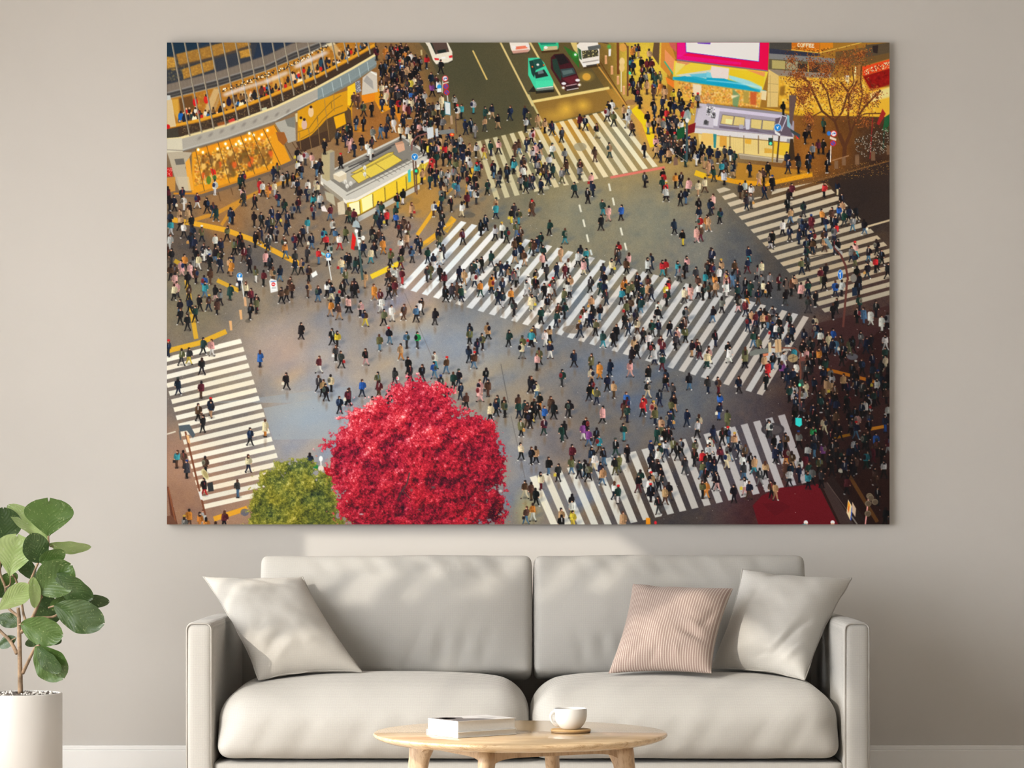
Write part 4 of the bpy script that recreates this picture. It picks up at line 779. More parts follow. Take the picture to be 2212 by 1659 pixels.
    for cx, cy, rx, ry, n in ((1010,220,70,90,260),(1080,400,150,90,620),(1250,260,130,120,420),(1430,330,130,150,800),(1650,250,160,140,700),(1830,160,120,120,420),(1200,560,180,110,700),(1130,680,140,140,560),(1220,900,70,110,460),(1500,560,200,160,560),(1760,560,180,200,560),(1900,680,140,160,380),(1900,950,140,100,260),(1700,780,240,160,380),(2030,640,90,100,160)):
        n = int(n * .62)
        t, r = rng.uniform(0, 2 * np.pi, n), np.minimum(1.35, np.abs(rng.normal(0, .62, n)))
        px_, py_ = tq((0, 0))[0]
        dots(n, lambda n_: (px_ + (cx + rx * r * np.cos(t)) / 5.53, py_ + (cy + ry * r * np.sin(t)) / 5.53), 2, lc)
    line(tq((1485,1240),(1478,1438)), 2.2, (226,214,196)); sign(*tq((1518,1098))[0], "turn", 7); poly(tq((1475,1130),(1550,1160),(1545,1185),(1470,1160)), (216,190,170)); sign(*tq((1510,1213))[0], "stop", 6.6); ell(*tq((1460,1095))[0], 4.4, 5, (50,110,180))
    line(tq((870,1110),(840,1438)), 3.4, (72,52,44)); sign(*tq((850,1025))[0], "left", 8); poly(tq((815,1060),(880,1100),(878,1128),(815,1095)), (216,214,210)); line(tq((890,1070),(960,900),(900,880),(860,990)), 2, (196,190,200)); poly(tq((962,870),(1000,890),(1000,1040),(962,1010)), (120,170,176)); poly(tq((985,640),(1075,640),(1020,1010),(990,960)), (96,76,72)); poly(tq((1000,1040),(1120,1110),(1110,1165),(1010,1080)), (60,70,74)); poly(tq((1060,1110),(1110,1160),(1080,1160)), (216,50,40)); poly(tq((738,1150),(790,1150),(785,1240),(738,1235)), (44,64,56)); ell(*tq((765,1215))[0], 3, 3.4, (90,246,180)); line(tq((800,1200),(785,1438)), 3, (150,116,50))
    line(tq((1985,900),(1950,1400)), 2.4, (130,40,36)); poly(tq((2100,800),(2140,860),(2060,1000),(2030,980)), (150,40,36)); poly(tq((2130,900),(2190,860),(2170,1080),(2100,1060)), (34,84,50)); line(tq((2120,1060),(2110,1280)), 4, (40,60,46)); dots(420, lambda n: inpoly(tq((1760,1160),(2190,1000),(2190,1300),(1900,1390),(1780,1300)), n), 2, [(60,50,40),(130,120,104),(40,34,30),(170,160,140),(90,60,34)]); line(tq((1500,1420),(1700,1360)), 2, (160,120,84))
    for a, b in ((1800,1400),(1990,1360),(2175,1290)):
        poly(tq((a - 25, b - 50),(a + 20, b - 55),(a + 24, b + 60),(a - 25, b + 60)), (110,82,60))
    for a, b in ((1550,90),(1640,50),(1800,40)):
        poly(uq((a - 25, b - 50),(a + 20, b - 55),(a + 24, b + 45),(a - 25, b + 45)), (120,90,64))
    # left island: lamps, flags, signs
    line(um((140,1090),(180,1465)), 4.6, (66,86,82)); line(um((100,880),(140,1100)), 4, (190,200,196)); poly(um((55,830),(70,770),(100,745),(140,780),(150,840)), (170,184,184), .9); ell(*um((105,870))[0], 6, 6, (255,255,240), .8, 1); ell(*um((105,880))[0], 3.6, 4, (255,255,246)); poly(um((60,890),(100,960),(85,1110),(40,1090)), (206,34,30)); ell(*um((185,960))[0], 4, 5, (236,236,224)); ell(*um((140,1000))[0], 3.6, 4, (226,230,220)); line(um((100,950),(190,960)), 2, (206,206,196)); poly(um((80,1060),(130,1060),(130,1105),(80,1105)), (70,70,66))
    line(ul((1925,1230),(1965,1465)), 2, (222,222,216)); sign(*ul((1925,1170))[0], "up", 6); poly(ul((1900,1200),(1960,1200),(1960,1230),(1905,1232)), (230,230,226)); poly(ul((1845,1125),(1890,1150),(1880,1175),(1840,1150)), (120,200,196))
    sign(*ul((868,1412))[0], "up", 6.4); poly(ul((840,1432),(905,1432),(905,1470),(845,1470)), (230,230,226)); line(cl((890,0),(935,300)), 2.2, (220,220,212)); poly(cl((915,200),(945,200),(955,310),(925,310)), (206,160,116))
    poly(cl((1220,10),(1240,-20),(1310,0),(1325,130),(1240,150)), (222,220,214)); poly(cl((1235,30),(1300,25),(1310,110),(1245,115)), (240,238,232)); ell(*cl((1271,48))[0], 4.2, 4.2, (206,44,48)); poly(cl((1257,44),(1286,44),(1286,52),(1257,52)), (244,240,236)); line(cl((1250,85),(1305,80)), 1, (120,120,120)); line(cl((1250,98),(1305,93)), 1, (120,120,120)); line(cl((1240,15),(1300,12)), 2, (90,130,180))
    for a, b in ((880,410),(760,540)):
        poly(cl((a - 20, b - 55),(a + 14, b - 58),(a + 22, b + 55),(a - 4, b + 62)), (216,166,112))
    poly(ul((1720,1390),(1780,1350),(1800,1400),(1740,1435)), (230,228,220)); poly(ul((1840,590),(1880,570),(1920,650),(1850,640)), (226,214,206))
    # lower left pole and lamps
    line(dl((220,340),(460,1340)), 4, (120,70,46)); poly(dl((140,270),(270,255),(340,380),(310,420),(240,330),(150,340)), (84,92,96)); line(dl((150,330),(165,440)), 3, (90,92,90)); poly(dl((230,380),(265,390),(280,490),(250,470)), (226,176,120)); ell(*dl((455,850))[0], 6, 13, (206,192,140), 1, 0, -.5); ell(*dl((460,850))[0], 4, 9, (170,150,100), 1, 0, -.5); poly(dl((480,960),(545,940),(560,1050),(495,1060)), (52,54,54)); poly(dl((375,1060),(410,1050),(430,1160),(400,1150)), (226,220,210)); poly(dl((0,1000),(20,1000),(130,1455),(60,1455)), (98,56,40)); line(dl((16,1010),(110,1455)), 3, (140,84,54)); poly(dl((0,1350),(60,1340),(130,1455),(0,1455)), (110,72,54))
    for x, y, w in ((500,262,11),(210,300,8),(250,275,9)):
        pass
    poly(dl((1700,715),(1810,745),(1800,790),(1710,760)), (30,120,60)); poly(dl((1870,760),(1990,790),(2020,880),(1900,890)), (176,24,32)); line(dl((1835,650),(1850,900)), 3, (220,214,204)); ell(*dl((1838,665))[0], 4, 6, (244,240,230)); ell(*dl((1840,780))[0], 6, 6, (226,206,190))
    # lower right poles, boards
    line(cq((1110,1465),(1125,1100),(1110,960),(1130,880),(1060,810),(760,800)), 3.6, (108,66,52)); poly(cq((510,860),(580,825),(730,810),(740,860),(600,890),(520,905)), (112,114,106)); poly(cq((735,745),(772,740),(775,860),(740,865)), (196,176,140)); poly(cq((815,710),(890,700),(895,855),(820,865)), (190,156,116)); line(cq((850,705),(855,855)), 1.4, (120,90,64)); poly(cq((670,880),(740,870),(735,900),(680,910)), (200,120,84)); ell(*cq((1030,930))[0], 11, 9, (150,128,92)); line(cq((985,940),(1075,910)), 1.4, (90,74,56)); line(cq((1035,890),(1030,970)), 1.4, (90,74,56)); poly(cq((1120,920),(1170,905),(1180,960),(1125,970)), (110,66,58)); poly(cq((1100,1190),(1150,1180),(1165,1260),(1110,1270)), (50,74,66)); ell(*cq((1112,1250))[0], 5, 5, (60,236,130), .6, .9); ell(*cq((1112,1250))[0], 2.6, 3, (120,255,180))
    line(uq((1690,1465),(1660,1290),(1600,1160),(1510,1060)), 4.4, (92,50,44)); line(cq((1680,-10),(1630,560)), 4.6, (92,54,46)); poly(uq((1395,970),(1440,960),(1515,1080),(1480,1100)), (110,130,134)); poly(uq((1530,1035),(1625,1130),(1620,1170),(1530,1070)), (150,146,140)); sign(*uq((1597,1398))[0], "left", 0.1); ell(*uq((1597,1398))[0], 5.6, 11, (210,226,240)); ell(*uq((1597,1398))[0], 5, 10, (30,96,176)); line(uq((1597,1440),(1595,1390),(1610,1360)), 1.6, (230,236,240)); line(uq((1595,1395),(1582,1372)), 1.6, (230,236,240)); ell(*uq((1755,1440))[0], 7, 9, (120,114,104)); line(uq((1210,1190),(1500,1140),(1750,1070)), 1.4, (50,44,40)); poly(cq((1738,90),(1795,80),(1800,180),(1740,190)), (30,40,54)); poly(cq((940,0),(975,0),(975,110),(935,110)), (90,76,68))
    poly(dq((1690,1150),(1735,1230),(1715,1400),(1672,1310)), (226,196,150)); poly(dq((1735,1230),(1715,1400),(1728,1400),(1745,1240)), (40,80,170)); poly(dq((1690,1170),(1715,1215),(1700,1300),(1682,1270)), (226,150,40)); line(dq((1700,1230),(1690,1310)), 1, (190,50,50)); poly(dq((1740,1180),(1785,1260),(1775,1360),(1738,1300)), (190,160,130)); line(dq((1730,1350),(1800,1450)), 3, (120,110,100)); line(dq((1935,1120),(1895,1450)), 2.6, (220,150,140))
    for a, b in ((1945,1110),(2010,1180),(1930,1200),(1925,1320),(1960,1130)):
        ell(*dq((a, b))[0], 7, 6.4, (110,96,76)); ell(*dq((a + 4, b + 3))[0], 5.4, 4.8, (84,70,56))
    for x, y, c in ((1185,1425,(240,232,226)),(1505,1425,(240,232,226))):
        a, b = dq((x, y))[0]; ell(a, b, 4.4, 4.4, c); ell(a, b + 4, 4, 3, (232,170,140)); ell(a - 3, b + 6, 6, 3, (60,170,180)) if x < 1300 else None
    poly(dq((1060,175),(1135,180),(1140,260),(1110,285),(1060,260)), (50,190,180)); line(dq((1085,180),(1110,140)), 1.2, (190,200,200)); poly(dr((1405,1370),(1455,1370),(1460,1450),(1405,1450)), (226,140,30)); ell(*dr((1520,1430))[0], 3, 4, (206,40,50))

    # --- the two trees in front
    def tree(lobes, ramp, seed, rag, hl, cx, cy):
        """a crown: the union of lobes with a ragged edge, toned leaf by leaf from layered noise"""
        m = np.full((PH, PW), -9.0, np.float32); dome = np.zeros((PH, PW), np.float32)
        for lx, ly, rx, ry in lobes:
            gx, gy = (xx - (lx - PX0)) / rx, (yy - (ly - PY0)) / ry
            d = 1 - np.sqrt(gx ** 2 + gy ** 2)
            m = np.maximum(m, d * min(rx, ry) / 40)
        n = [smooth_noise(c, seed + i) for i, c in enumerate((34, 15, 7.5, 3.6, 1.9, 1.05))]
        edge = m + rag * (.10 * n[1] + .11 * n[2] + .10 * n[3] + .07 * n[4])
        al = np.clip(edge * 9 + .5, 0, 1)
        hole = np.clip((n[1] * .5 + n[2] * .6 + n[3] * .5 - 2.05) * 3, 0, 1) * (m < 1.4)
        al *= 1 - hole
        # lit from the upper left: noise taken against a shifted copy of itself gives the clumps relief
        rel = sum(w_ * (a_ - np.roll(np.roll(a_, k_, 0), k_, 1)) for a_, w_, k_ in ((n[0], .55, 9), (n[1], .55, 5), (n[2], .42, 3)))
        v = .50 + .13 * rel + .05 * n[0] + .055 * n[2] + .085 * n[3] + .10 * n[4] + .09 * n[5] - .10 * (yy - (cy - PY0)) / 150 - .05 * (xx - (cx - PX0)) / 150
        v = np.clip(v, 0, 1)
        xs = [p[0] for p in ramp]
        col = np.stack([np.interp(v, xs, [p[1][k_] for p in ramp]) for k_ in range(3)], -1)
        tint = (n[0] * .6 + n[1] * .4)[..., None] * np.array(hl, np.float32)
        col = np.clip(col + tint, 0, 255)
        C[...] += al[..., None] * (col - C)
    tree([(600,1085,62,50),(655,1080,66,56),(640,1022,42,30),(592,1040,40,28),(690,1100,44,44),(572,1118,38,36),(640,1125,100,40),(694,1050,32,30),(615,1008,22,14),(655,1005,24,14)],
         [(0,(40,44,24)),(.3,(74,80,36)),(.5,(112,114,42)),(.68,(146,142,56)),(.85,(182,172,86)),(1,(214,206,130))], 40, .9, (8, 2, -6), 633, 1075)
    tree([(900,1000,158,138),(850,930,88,66),(915,900,82,60),(780,1000,76,84),(1010,960,68,66),(1040,1010,52,66),(900,860,66,40),(830,900,64,42),(800,1080,76,62),(980,1080,100,62),(1062,1090,30,46),(755,950,40,32),(880,1110,130,50),(728,975,26,18),(712,965,16,11),(770,905,30,24),(1022,915,26,22),(860,845,24,20),(930,845,36,18),(1072,1000,24,30),(905,828,12,9),(848,850,10,12),(740,1020,20,40)],
         [(0,(44,16,24)),(.28,(92,22,34)),(.46,(150,26,44)),(.60,(188,36,56)),(.75,(208,66,80)),(.89,(224,118,126)),(1,(246,184,182))], 60, 1.25, (10, 2, -2), 890, 1000)
    for x, y in ((888,1058),(935,1052),(1022,1090),(905,1100),(1005,1120),(1080,1060),(780,1110)):
        ell(x, y, R.uniform(3, 7), R.uniform(2, 5), R.choice(((206,200,190),(140,128,120),(96,84,80))), .8, .6)
    line([(884,1020),(878,1045),(866,1062)], 3, (78,58,56)); line([(866,1062),(858,1080)], 3, (66,44,44)); line([(870,1060),(884,1076)], 2, (70,50,50))
    dots(110, lambda n: (rng.normal(880, 90, n), rng.normal(1060, 40, n)), 1, [(226,90,30),(232,130,50),(226,60,30)])
    dots(120, lambda n: (rng.normal(1080, 12, n), rng.normal(1112, 16, n)), 1, [(206,70,40),(190,40,40),(230,120,60)])
    C[...] = C * .55 + box3(C) * .45
    C[...] = 128 + (C * 1.04 - 128) * 1.06
    C += rng.normal(size=(PH, PW, 1)).astype(np.float32) * 2.6
    return np.clip(C, 0, 255)
# ---------------------------------------------------------------- the room
XL, XR, YF, ZC = -2.7, 3.9, -10.4, 3.5
v, f = box((XL - .2, 0, 0), (XR + .2, .2, ZC)); tag(mesh('wall_back', v, f, WALL, smooth=False), kind='structure')
v, f = box((XR, YF, 0), (XR + .2, 0, ZC)); tag(mesh('wall_right', v, f, WALL, smooth=False), kind='structure')
v, f = box((XL - .2, YF - .2, 0), (XR + .2, YF, ZC)); tag(mesh('wall_front', v, f, WALL, smooth=False), kind='structure')
v, f = box((XL - .2, YF, -.1), (XR + .2, .2, 0)); tag(mesh('floor', v, f, FLOOR, smooth=False), kind='structure')
v, f = box((XL - .2, YF, ZC), (XR + .2, .2, ZC + .1)); tag(mesh('ceiling', v, f, CEIL, smooth=False), kind='structure')
# left wall with a tall window, top raked to keep sun off the print
WIN = [(-6.1, .08), (-1.95, .08), (-1.95, 2.30), (-3.22, 3.19), (-6.1, 3.19)]           # (y, z)
WIN2 = [(-1.77, .45), (-.40, .45), (-.40, 2.9), (-1.77, 2.9)]  # second window, unseen, added to brighten the left end of the back wall


def slab(ring, holes):
    """a wall slab in the plane x = XL with holes, .2 thick"""
    bm = bmesh.new()
    es = []
    for r in [ring] + holes:
        vv = [bm.verts.new((XL, y, z)) for y, z in r]
        es += [bm.edges.new((vv[i], vv[(i + 1) % len(vv)])) for i in range(len(vv))]
    bmesh.ops.triangle_fill(bm, edges=es, use_beauty=True)
    g = bmesh.ops.extrude_face_region(bm, geom=list(bm.faces))
    for q in g['geom']:
        if isinstance(q, bmesh.types.BMVert):
            q.co.x -= .2
    bmesh.ops.recalc_face_normals(bm, faces=bm.faces)
    vs = [q.co.copy() for q in bm.verts]; bm.verts.index_update()
    fs = [tuple(q.index for q in fc.verts) for fc in bm.faces]
    bm.free()
    return vs, fs


v, f = slab([(YF, 0), (0, 0), (0, ZC), (YF, ZC)], [WIN, WIN2])
tag(mesh('wall_left', v, f, WALL, smooth=False), kind='structure')
for nm, wn in (('window_1', WIN), ('window_2', WIN2)):
    wf = tag(empty(nm, (XL - .1, wn[0][0], wn[0][1])), kind='structure')
    for i in range(len(wn)):
        mesh('window_frame', *tube([Vector((XL - .1, *wn[i])), Vector((XL - .1, *wn[(i + 1) % len(wn)]))], .03, 6), WHITE_PAINT, wf, smooth=False)
# added fin wall outside between the two windows, keeps sun out of the second
v, f = box((XL - 2.6, -1.93, -.1), (XL - .2, -1.80, ZC)); tag(mesh('wall_outside', v, f, WHITE_PAINT, smooth=False), kind='structure')
v, f = box((XL - .2, -.018, 0), (XR, 0, .118)); v2, f2 = box((XL - .2, -.013, .118), (XR, 0, .134))
me = mesh('baseboard_back', v + v2, f + [tuple(i + 8 for i in q) for q in f2], WHITE_PAINT, smooth=False); tag(me, kind='structure'); bevel(me, .003)

# ---------------------------------------------------------------- the print on the wall
DP = CAMD - .026
a, b = at(360.5, 1132.8, DP), at(1921.5, 92, DP)
pr = tag(empty('wall_picture', ((a.x + b.x) / 2, 0, a.z)), 'large frameless print of a crowded city crossing, hung above the sofa', 'wall picture', kind='thing')
v, f = box((a.x, -.0255, a.z), (b.x, -.0005, b.z)); mesh('backing_panel', v, f, PANEL_EDGE, pr, smooth=False)
PRINT_EXPOSE = .96
PIC = paint_print()


# ink for the colours the photo shows: the photo's values with the room's light on that wall (brighter to the left, a little warm) divided out
u_, w_ = np.linspace(-.5, .5, PW)[None, :, None], np.linspace(-.5, .5, PH)[:, None, None]
ROOM = np.array((1.02, .955, .885)) * (1 - .33 * u_ + .08 * w_) * PRINT_EXPOSE
lin = np.clip(srgb_lin(PIC) / ROOM, 0, .93)
gx = np.linspace(a.x, b.x, PW) - pr.location.x
gz = np.linspace(b.z, a.z, PH) - pr.location.z
co = np.empty((PH, PW, 3), np.float32); co[..., 0] = gx[None]; co[..., 1] = -.026; co[..., 2] = gz[:, None]
me = bpy.data.meshes.new('printed_sheet')
nv, nf = PW * PH, (PW - 1) * (PH - 1)
me.vertices.add(nv); me.vertices.foreach_set('co', co.ravel())
k = (np.arange(PH - 1)[:, None] * PW + np.arange(PW - 1)[None]).ravel()
quad = np.stack([k, k + PW, k + PW + 1, k + 1], 1).astype(np.int32)
me.loops.add(nf * 4); me.loops.foreach_set('vertex_index', quad.ravel())
me.polygons.add(nf); me.polygons.foreach_set('loop_start', np.arange(0, nf * 4, 4, dtype=np.int32))
me.update(calc_edges=True)
ca = me.color_attributes.new('ink', 'FLOAT_COLOR', 'POINT')
ca.data.foreach_set('color', np.concatenate([lin, np.ones((PH, PW, 1))], 2).astype(np.float32).ravel())
m = M('printed_ink', .7, .15)
at_ = m.n('Attribute', attribute_name='ink'); m.color(at_.outputs['Color'])
me.materials.append(m.m)
link('printed_sheet', me, pr, smooth=False)

# ---------------------------------------------------------------- the sofa
YB, YS = -.07, -1.04                                           # back and front of the sofa
XA = [(399 - HX) * 7.86 / F, (460 - HX) * 7.86 / F, (1822 - HX) * 7.86 / F, (1882 - HX) * 7.86 / F]
sofa = tag(empty('sofa', ((XA[0] + XA[3]) / 2, -.55, 0)), 'light grey linen two seat sofa below the wall print', 'sofa', kind='thing')


def puff(name, lo, hi, r, mat, parent, crown=(0, 0, 0), tilt=0, n=(30, 16, 12), wrinkle=0, seed=0, pipe=0, fold=None, rb=None):
    """a stuffed cushion: a box with rounded edges of radius r, swollen by crown = (sides, front, top)"""
    lo, hi = Vector(lo), Vector(hi); c, h = (lo + hi) / 2, (hi - lo) / 2
    bm = bmesh.new(); idx = {}
    nx, ny, nz = n
    def key(i, j, k):
        return idx.setdefault((i, j, k), None)
    pts, faces = {}, []
    def vert(i, j, k):
        if (i, j, k) not in pts:
            pts[(i, j, k)] = len(pts)
        return pts[(i, j, k)]
    for i in range(nx):
        for j in range(ny):
            for k, fl in ((0, 1), (nz, 0)):
                q = [vert(i, j, k), vert(i + 1, j, k), vert(i + 1, j + 1, k), vert(i, j + 1, k)]
                faces.append(tuple(q[::-1] if fl else q))
    for i in range(nx):
        for k in range(nz):
            for j, fl in ((0, 0), (ny, 1)):
                q = [vert(i, j, k), vert(i + 1, j, k), vert(i + 1, j, k + 1), vert(i, j, k + 1)]
                faces.append(tuple(q[::-1] if fl else q))
    for j in range(ny):
        for k in range(nz):
            for i, fl in ((0, 1), (nx, 0)):
                q = [vert(i, j, k), vert(i, j + 1, k), vert(i, j + 1, k + 1), vert(i, j, k + 1)]
                faces.append(tuple(q[::-1] if fl else q))
    out = [None] * len(pts)
    def warp(u, w, t):
        p = Vector((u * h.x, w * h.y, t * h.z))
        rr = r if (rb is None or t > 0) else r + (rb - r) * min(1, -t * 1.6)
        inner = Vector((max(-h.x + rr, min(h.x - rr, p.x)), max(-h.y + rr, min(h.y - rr, p.y)), max(-h.z + rr, min(h.z - rr, p.z))))
        d = p - inner
        if d.length > 1e-9:
            # spread the corner points over the round
            mx = max(abs(d.x), abs(d.y), abs(d.z))
            p = inner + d.normalized() * min(rr, mx)
        U, V, Wt = p.x / h.x, p.y / h.y, p.z / h.z
        a_, b_, c_ = max(0, 1 - U ** 4), max(0, 1 - V * V), max(0, 1 - Wt * Wt)
        p.x += crown[0] * U ** 3 * b_ * c_
        p.y += crown[1] * a_ * c_ * (.3 * ((V + 1) / 2) ** 2 - ((1 - V) / 2) ** 2)
        p.z += crown[2] * a_ * b_ * ((Wt + 1) / 2) ** 2
        if wrinkle:
            q = Vector((p.x * 5 + seed, p.y * 5, p.z * 2.2))
            p += Vector((0, -1, .3)) * (noise.noise(q) * wrinkle * (.4 + a_))
            q = Vector((p.x * 17 + seed, p.y * 9 + 3, p.z * 4))
            p += Vector((0, -1, .2)) * (noise.noise(q) * wrinkle * .16)
        if fold:
            p += fold(u, w, t, p)
        return p
    rot = Matrix.Rotation(tilt, 3, 'X')
    fin = lambda u, w, t: c + rot @ warp(u, w, t)
    gr = lambda i, m_: math.sin((i / m_ * 2 - 1) * math.pi / 2 * .82) / math.sin(math.pi / 2 * .82)   # closer rows near the edges
    for (i, j, k), q in pts.items():
        out[q] = fin(gr(i, nx), gr(j, ny), gr(k, nz))
    o = mesh(name, out, faces, mat, parent, sub=1)
    if pipe:
        P = lambda u, t: fin(u, -1 + .25 * r / h.y, t)
        K = 40
        e = 1 - .30 * r / h.x; e2 = 1 - .30 * r / h.z
        loop = [P(-e + 2 * e * s / K, e2) for s in range(K)] + [P(e, e2 - 2 * e2 * s / 20) for s in range(20)] + [P(e - 2 * e * s / K, -e2) for s in range(K)] + [P(-e, -e2 + 2 * e2 * s / 20) for s in range(20)]
        mesh('piping', *tube(loop, pipe, 6, True), LINEN_PIPE, o)
    return o


# arms
for i, (x0, x1) in enumerate(((XA[0], XA[1]), (XA[2], XA[3]))):
    arm = puff('armrest', (x0, YS, .055), (x1, YB, .622), .024, LINEN, sofa, (.003, .002, .004), n=(8, 20, 16), wrinkle=.0012, seed=i * 7)
    rr, yf = .018, YS + .006
    loop = []
    for (cx, cz, q0) in ((x1 - .026, .598, 0), (x0 + .026, .598, 90), (x0 + .026, .02, 180), (x1 - .026, .02, 270)):
        for s in range(7):
            q = math.radians(q0 + 15 * s); loop.append((cx + .020 * math.cos(q), yf - .0015, cz + .020 * math.sin(q)))
    loop = [Vector(p) for p in loop]
    for p in loop:
        p.z = max(p.z, .07)
    mesh('piping', *tube(loop, .0028, 6, True), LINEN_PIPE, arm)
puff('base_frame', (XA[1] - .01, YS + .012, .055), (XA[2] + .01, YB, .176), .02, LINEN, sofa, (0, .003, 0), n=(30, 10, 6))
puff('back_frame', (XA[1] - .03, YB - .13, .1), (XA[2] + .03, YB, .615), .022, LINEN, sofa, (0, .003, .002), n=(30, 6, 12))
for x in (XA[0] + .05, XA[3] - .05):
    for y in (YS + .06, YB - .06):
        mesh('leg', *lathe((x, y, 0), [(.0, 0), (.016, 0), (.024, .06), (0, .06)], 16), LEG_WOOD, sofa)
xm = (1145.5 - HX) * 7.86 / F


def seat_fold(s):
    def g(u, w, t, p):
        d = Vector((0, 0, 0))
        if w < -.3:                                            # pulled creases low on the front
            for q, a in ((-.45, .007), (-.1, .009), (.12, .007), (.5, .009), (.3, .006), (-.7, .006)):
                d.y += a * math.exp(-((u - q * s - (t + .4) * .12) / .035) ** 2) * max(0, 1 - (t + .35) ** 2)
        return d
    return g


puff('seat_cushion', (XA[1] + .010, YS - .012, .182), (xm - .004, -.36, .3985), .100, LINEN, sofa, (.004, .034, .046), wrinkle=.007, seed=3, rb=.045, n=(40, 22, 16), fold=seat_fold(1))
puff('seat_cushion', (xm + .004, YS - .012, .182), (XA[2] - .010, -.36, .3985), .100, LINEN, sofa, (.004, .034, .046), wrinkle=.007, seed=9, rb=.045, n=(40, 22, 16), fold=seat_fold(-1))


def back_fold(s):
    def g(u, w, t, p):
        d = Vector((0, 0, 0))
        if w < 0:
            for q, a in ((-.55, .008), (-.3, .011), (-.12, .013), (.1, .011), (.3, .014), (.45, .012), (.62, .008)):
                d.y += a * math.exp(-((u - s * q - (t + 1) * .10 * s) / .028) ** 2) * math.exp(-((t + .62) / .30) ** 2)
            for q, a in ((-.6, .006), (-.4, .005), (-.2, .008), (.0, .006), (.15, .008), (.35, .007), (.5, .009), (.7, .006)):
                d.y += a * math.exp(-((u - s * q + (t - 1) * .3) / .05) ** 2) * math.exp(-((t - .8) / .22) ** 2)
        return d
    return g


bx = [(566 - HX) * 8.5 / F, (1148.5 - HX) * 8.5 / F, (1153 - HX) * 8.5 / F, (1735 - HX) * 8.5 / F]
for i, (x0, x1) in enumerate(((bx[0], bx[1]), (bx[2], bx[3]))):
    puff('back_cushion', (x0, -.50, .405), (x1, -.315, .818), .026, LINEN, sofa, (.004, .045, .004), tilt=math.radians(-13), wrinkle=.008, seed=20 + 5 * i, pipe=.0026, n=(46, 10, 24), fold=back_fold(1 - 2 * i))


# ---------------------------------------------------------------- throw pillows
def pillow(name, corners, thick, mat, label, seed, pinch=.085, group=None, pipe=True, folds=()):
    c = [at(*q) for q in corners]                              # TL, TR, BR, BL
    cen = sum(c, Vector()) / 4
    nrm = ((c[1] - c[3]).cross(c[0] - c[2])).normalized()
    if nrm.y > 0:
        nrm = -nrm
    N = 44
    vs, fs, uv = [], [], []
    def base(u, w):
        uu = u * (1 - pinch * (1 - w * w) * abs(u) ** 2); ww = w * (1 - pinch * (1 - u * u) * abs(w) ** 2)
        s, t = (uu + 1) / 2, (ww + 1) / 2
        return (c[3] * (1 - s) + c[2] * s) * (1 - t) + (c[0] * (1 - s) + c[1] * s) * t
    g = lambda i: math.sin((i / N * 2 - 1) * math.pi / 2)
    ids = {}
    for side in (1, -1):
        for i in range(N + 1):
            for j in range(N + 1):
                u, w = g(i), g(j)
                edge = i in (0, N) or j in (0, N)
                if edge and (i, j) in ids:
                    ids[(side, i, j)] = ids[(i, j)]; continue
                p = base(u, w)
                prof = (max(0, 1 - u ** 4) * max(0, 1 - w ** 4)) ** .55 * (.72 + .28 * (1 - u * u) * (1 - w * w))
                h = thick * prof * (1 if side > 0 else .75)
                q = p * 9 + Vector((seed, seed * 2, 0))
                h += prof * noise.noise(q) * .010 + prof * noise.noise(q * 2.6) * .004
                for fu, fw, ang, ln, wd, am in folds:
                    du, dw = u - fu, w - fw
                    a_ = du * math.cos(ang) + dw * math.sin(ang); b_ = -du * math.sin(ang) + dw * math.cos(ang)
                    h += am * math.exp(-(a_ / ln) ** 2 - (b_ / wd) ** 2) * min(1, prof * 2)
                p = p + nrm * side * h
                if edge:
                    p = p + Vector((noise.noise(q * 1.5), noise.noise(q * 1.5 + Vector((9, 0, 0))), noise.noise(q * 1.5 + Vector((0, 9, 0))))) * .004
                    ids[(i, j)] = len(vs)
                ids[(side, i, j)] = len(vs); vs.append(p); uv.append(((u + 1) / 2, (w + 1) / 2))
        for i in range(N):
            for j in range(N):
                q = [ids[(side, i, j)], ids[(side, i + 1, j)], ids[(side, i + 1, j + 1)], ids[(side, i, j + 1)]]
                fs.append(tuple(q if side > 0 else q[::-1]))
    lowest = min(v_.z for v_ in vs)
    root = tag(empty(name, (cen.x, cen.y, lowest)), label, 'pillow', group, 'thing')
    body = mesh('pillow_body', vs, fs, mat, root, sub=1, uvs=uv)
    if pipe:
        e = [vs[ids[(i, 0)]] for i in range(N)] + [vs[ids[(N, j)]] for j in range(N)] + [vs[ids[(i, N)]] for i in range(N, 0, -1)] + [vs[ids[(0, j)]] for j in range(N, 0, -1)]
        mesh('piping', *tube(e, .0028, 6, True), LINEN_PIPE if mat is not PINK else mat, root)
    return root


pillow('throw_pillow', ((440, 1246, 8.36), (652, 1247, 8.36), (782, 1451, 8.13), (560, 1469, 8.02)), .075, PILLOW, 'grey linen pillow leaning on the left sofa arm', 2,
       folds=((-.5, -.55, .6, .3, .05, -.008), (-.35, -.7, .5, .3, .05, .006), (.1, .75, -.3, .3, .07, -.008), (-.75, .5, -.5, .3, .06, -.006), (-.6, -.2, .4, .25, .05, -.006)))
pillow('throw_pillow', ((1605, 1230, 8.385), (1840, 1250, 8.33), (1738, 1469, 8.07), (1532, 1446, 8.19)), .085, PILLOW_PALE, 'pale linen pillow leaning on the right sofa arm behind the pink pillow', 5,
       folds=((-.35, .92, 0, .12, .12, -.02), (.45, -.45, 1.0, .3, .05, -.014), (.3, -.55, .9, .3, .05, .012), (.6, -.2, .6, .2, .06, -.010), (.62, -.7, .8, .2, .05, .010), (.15, -.75, .4, .25, .05, -.008), (-.55, .2, 1.2, .3, .08, -.006)))
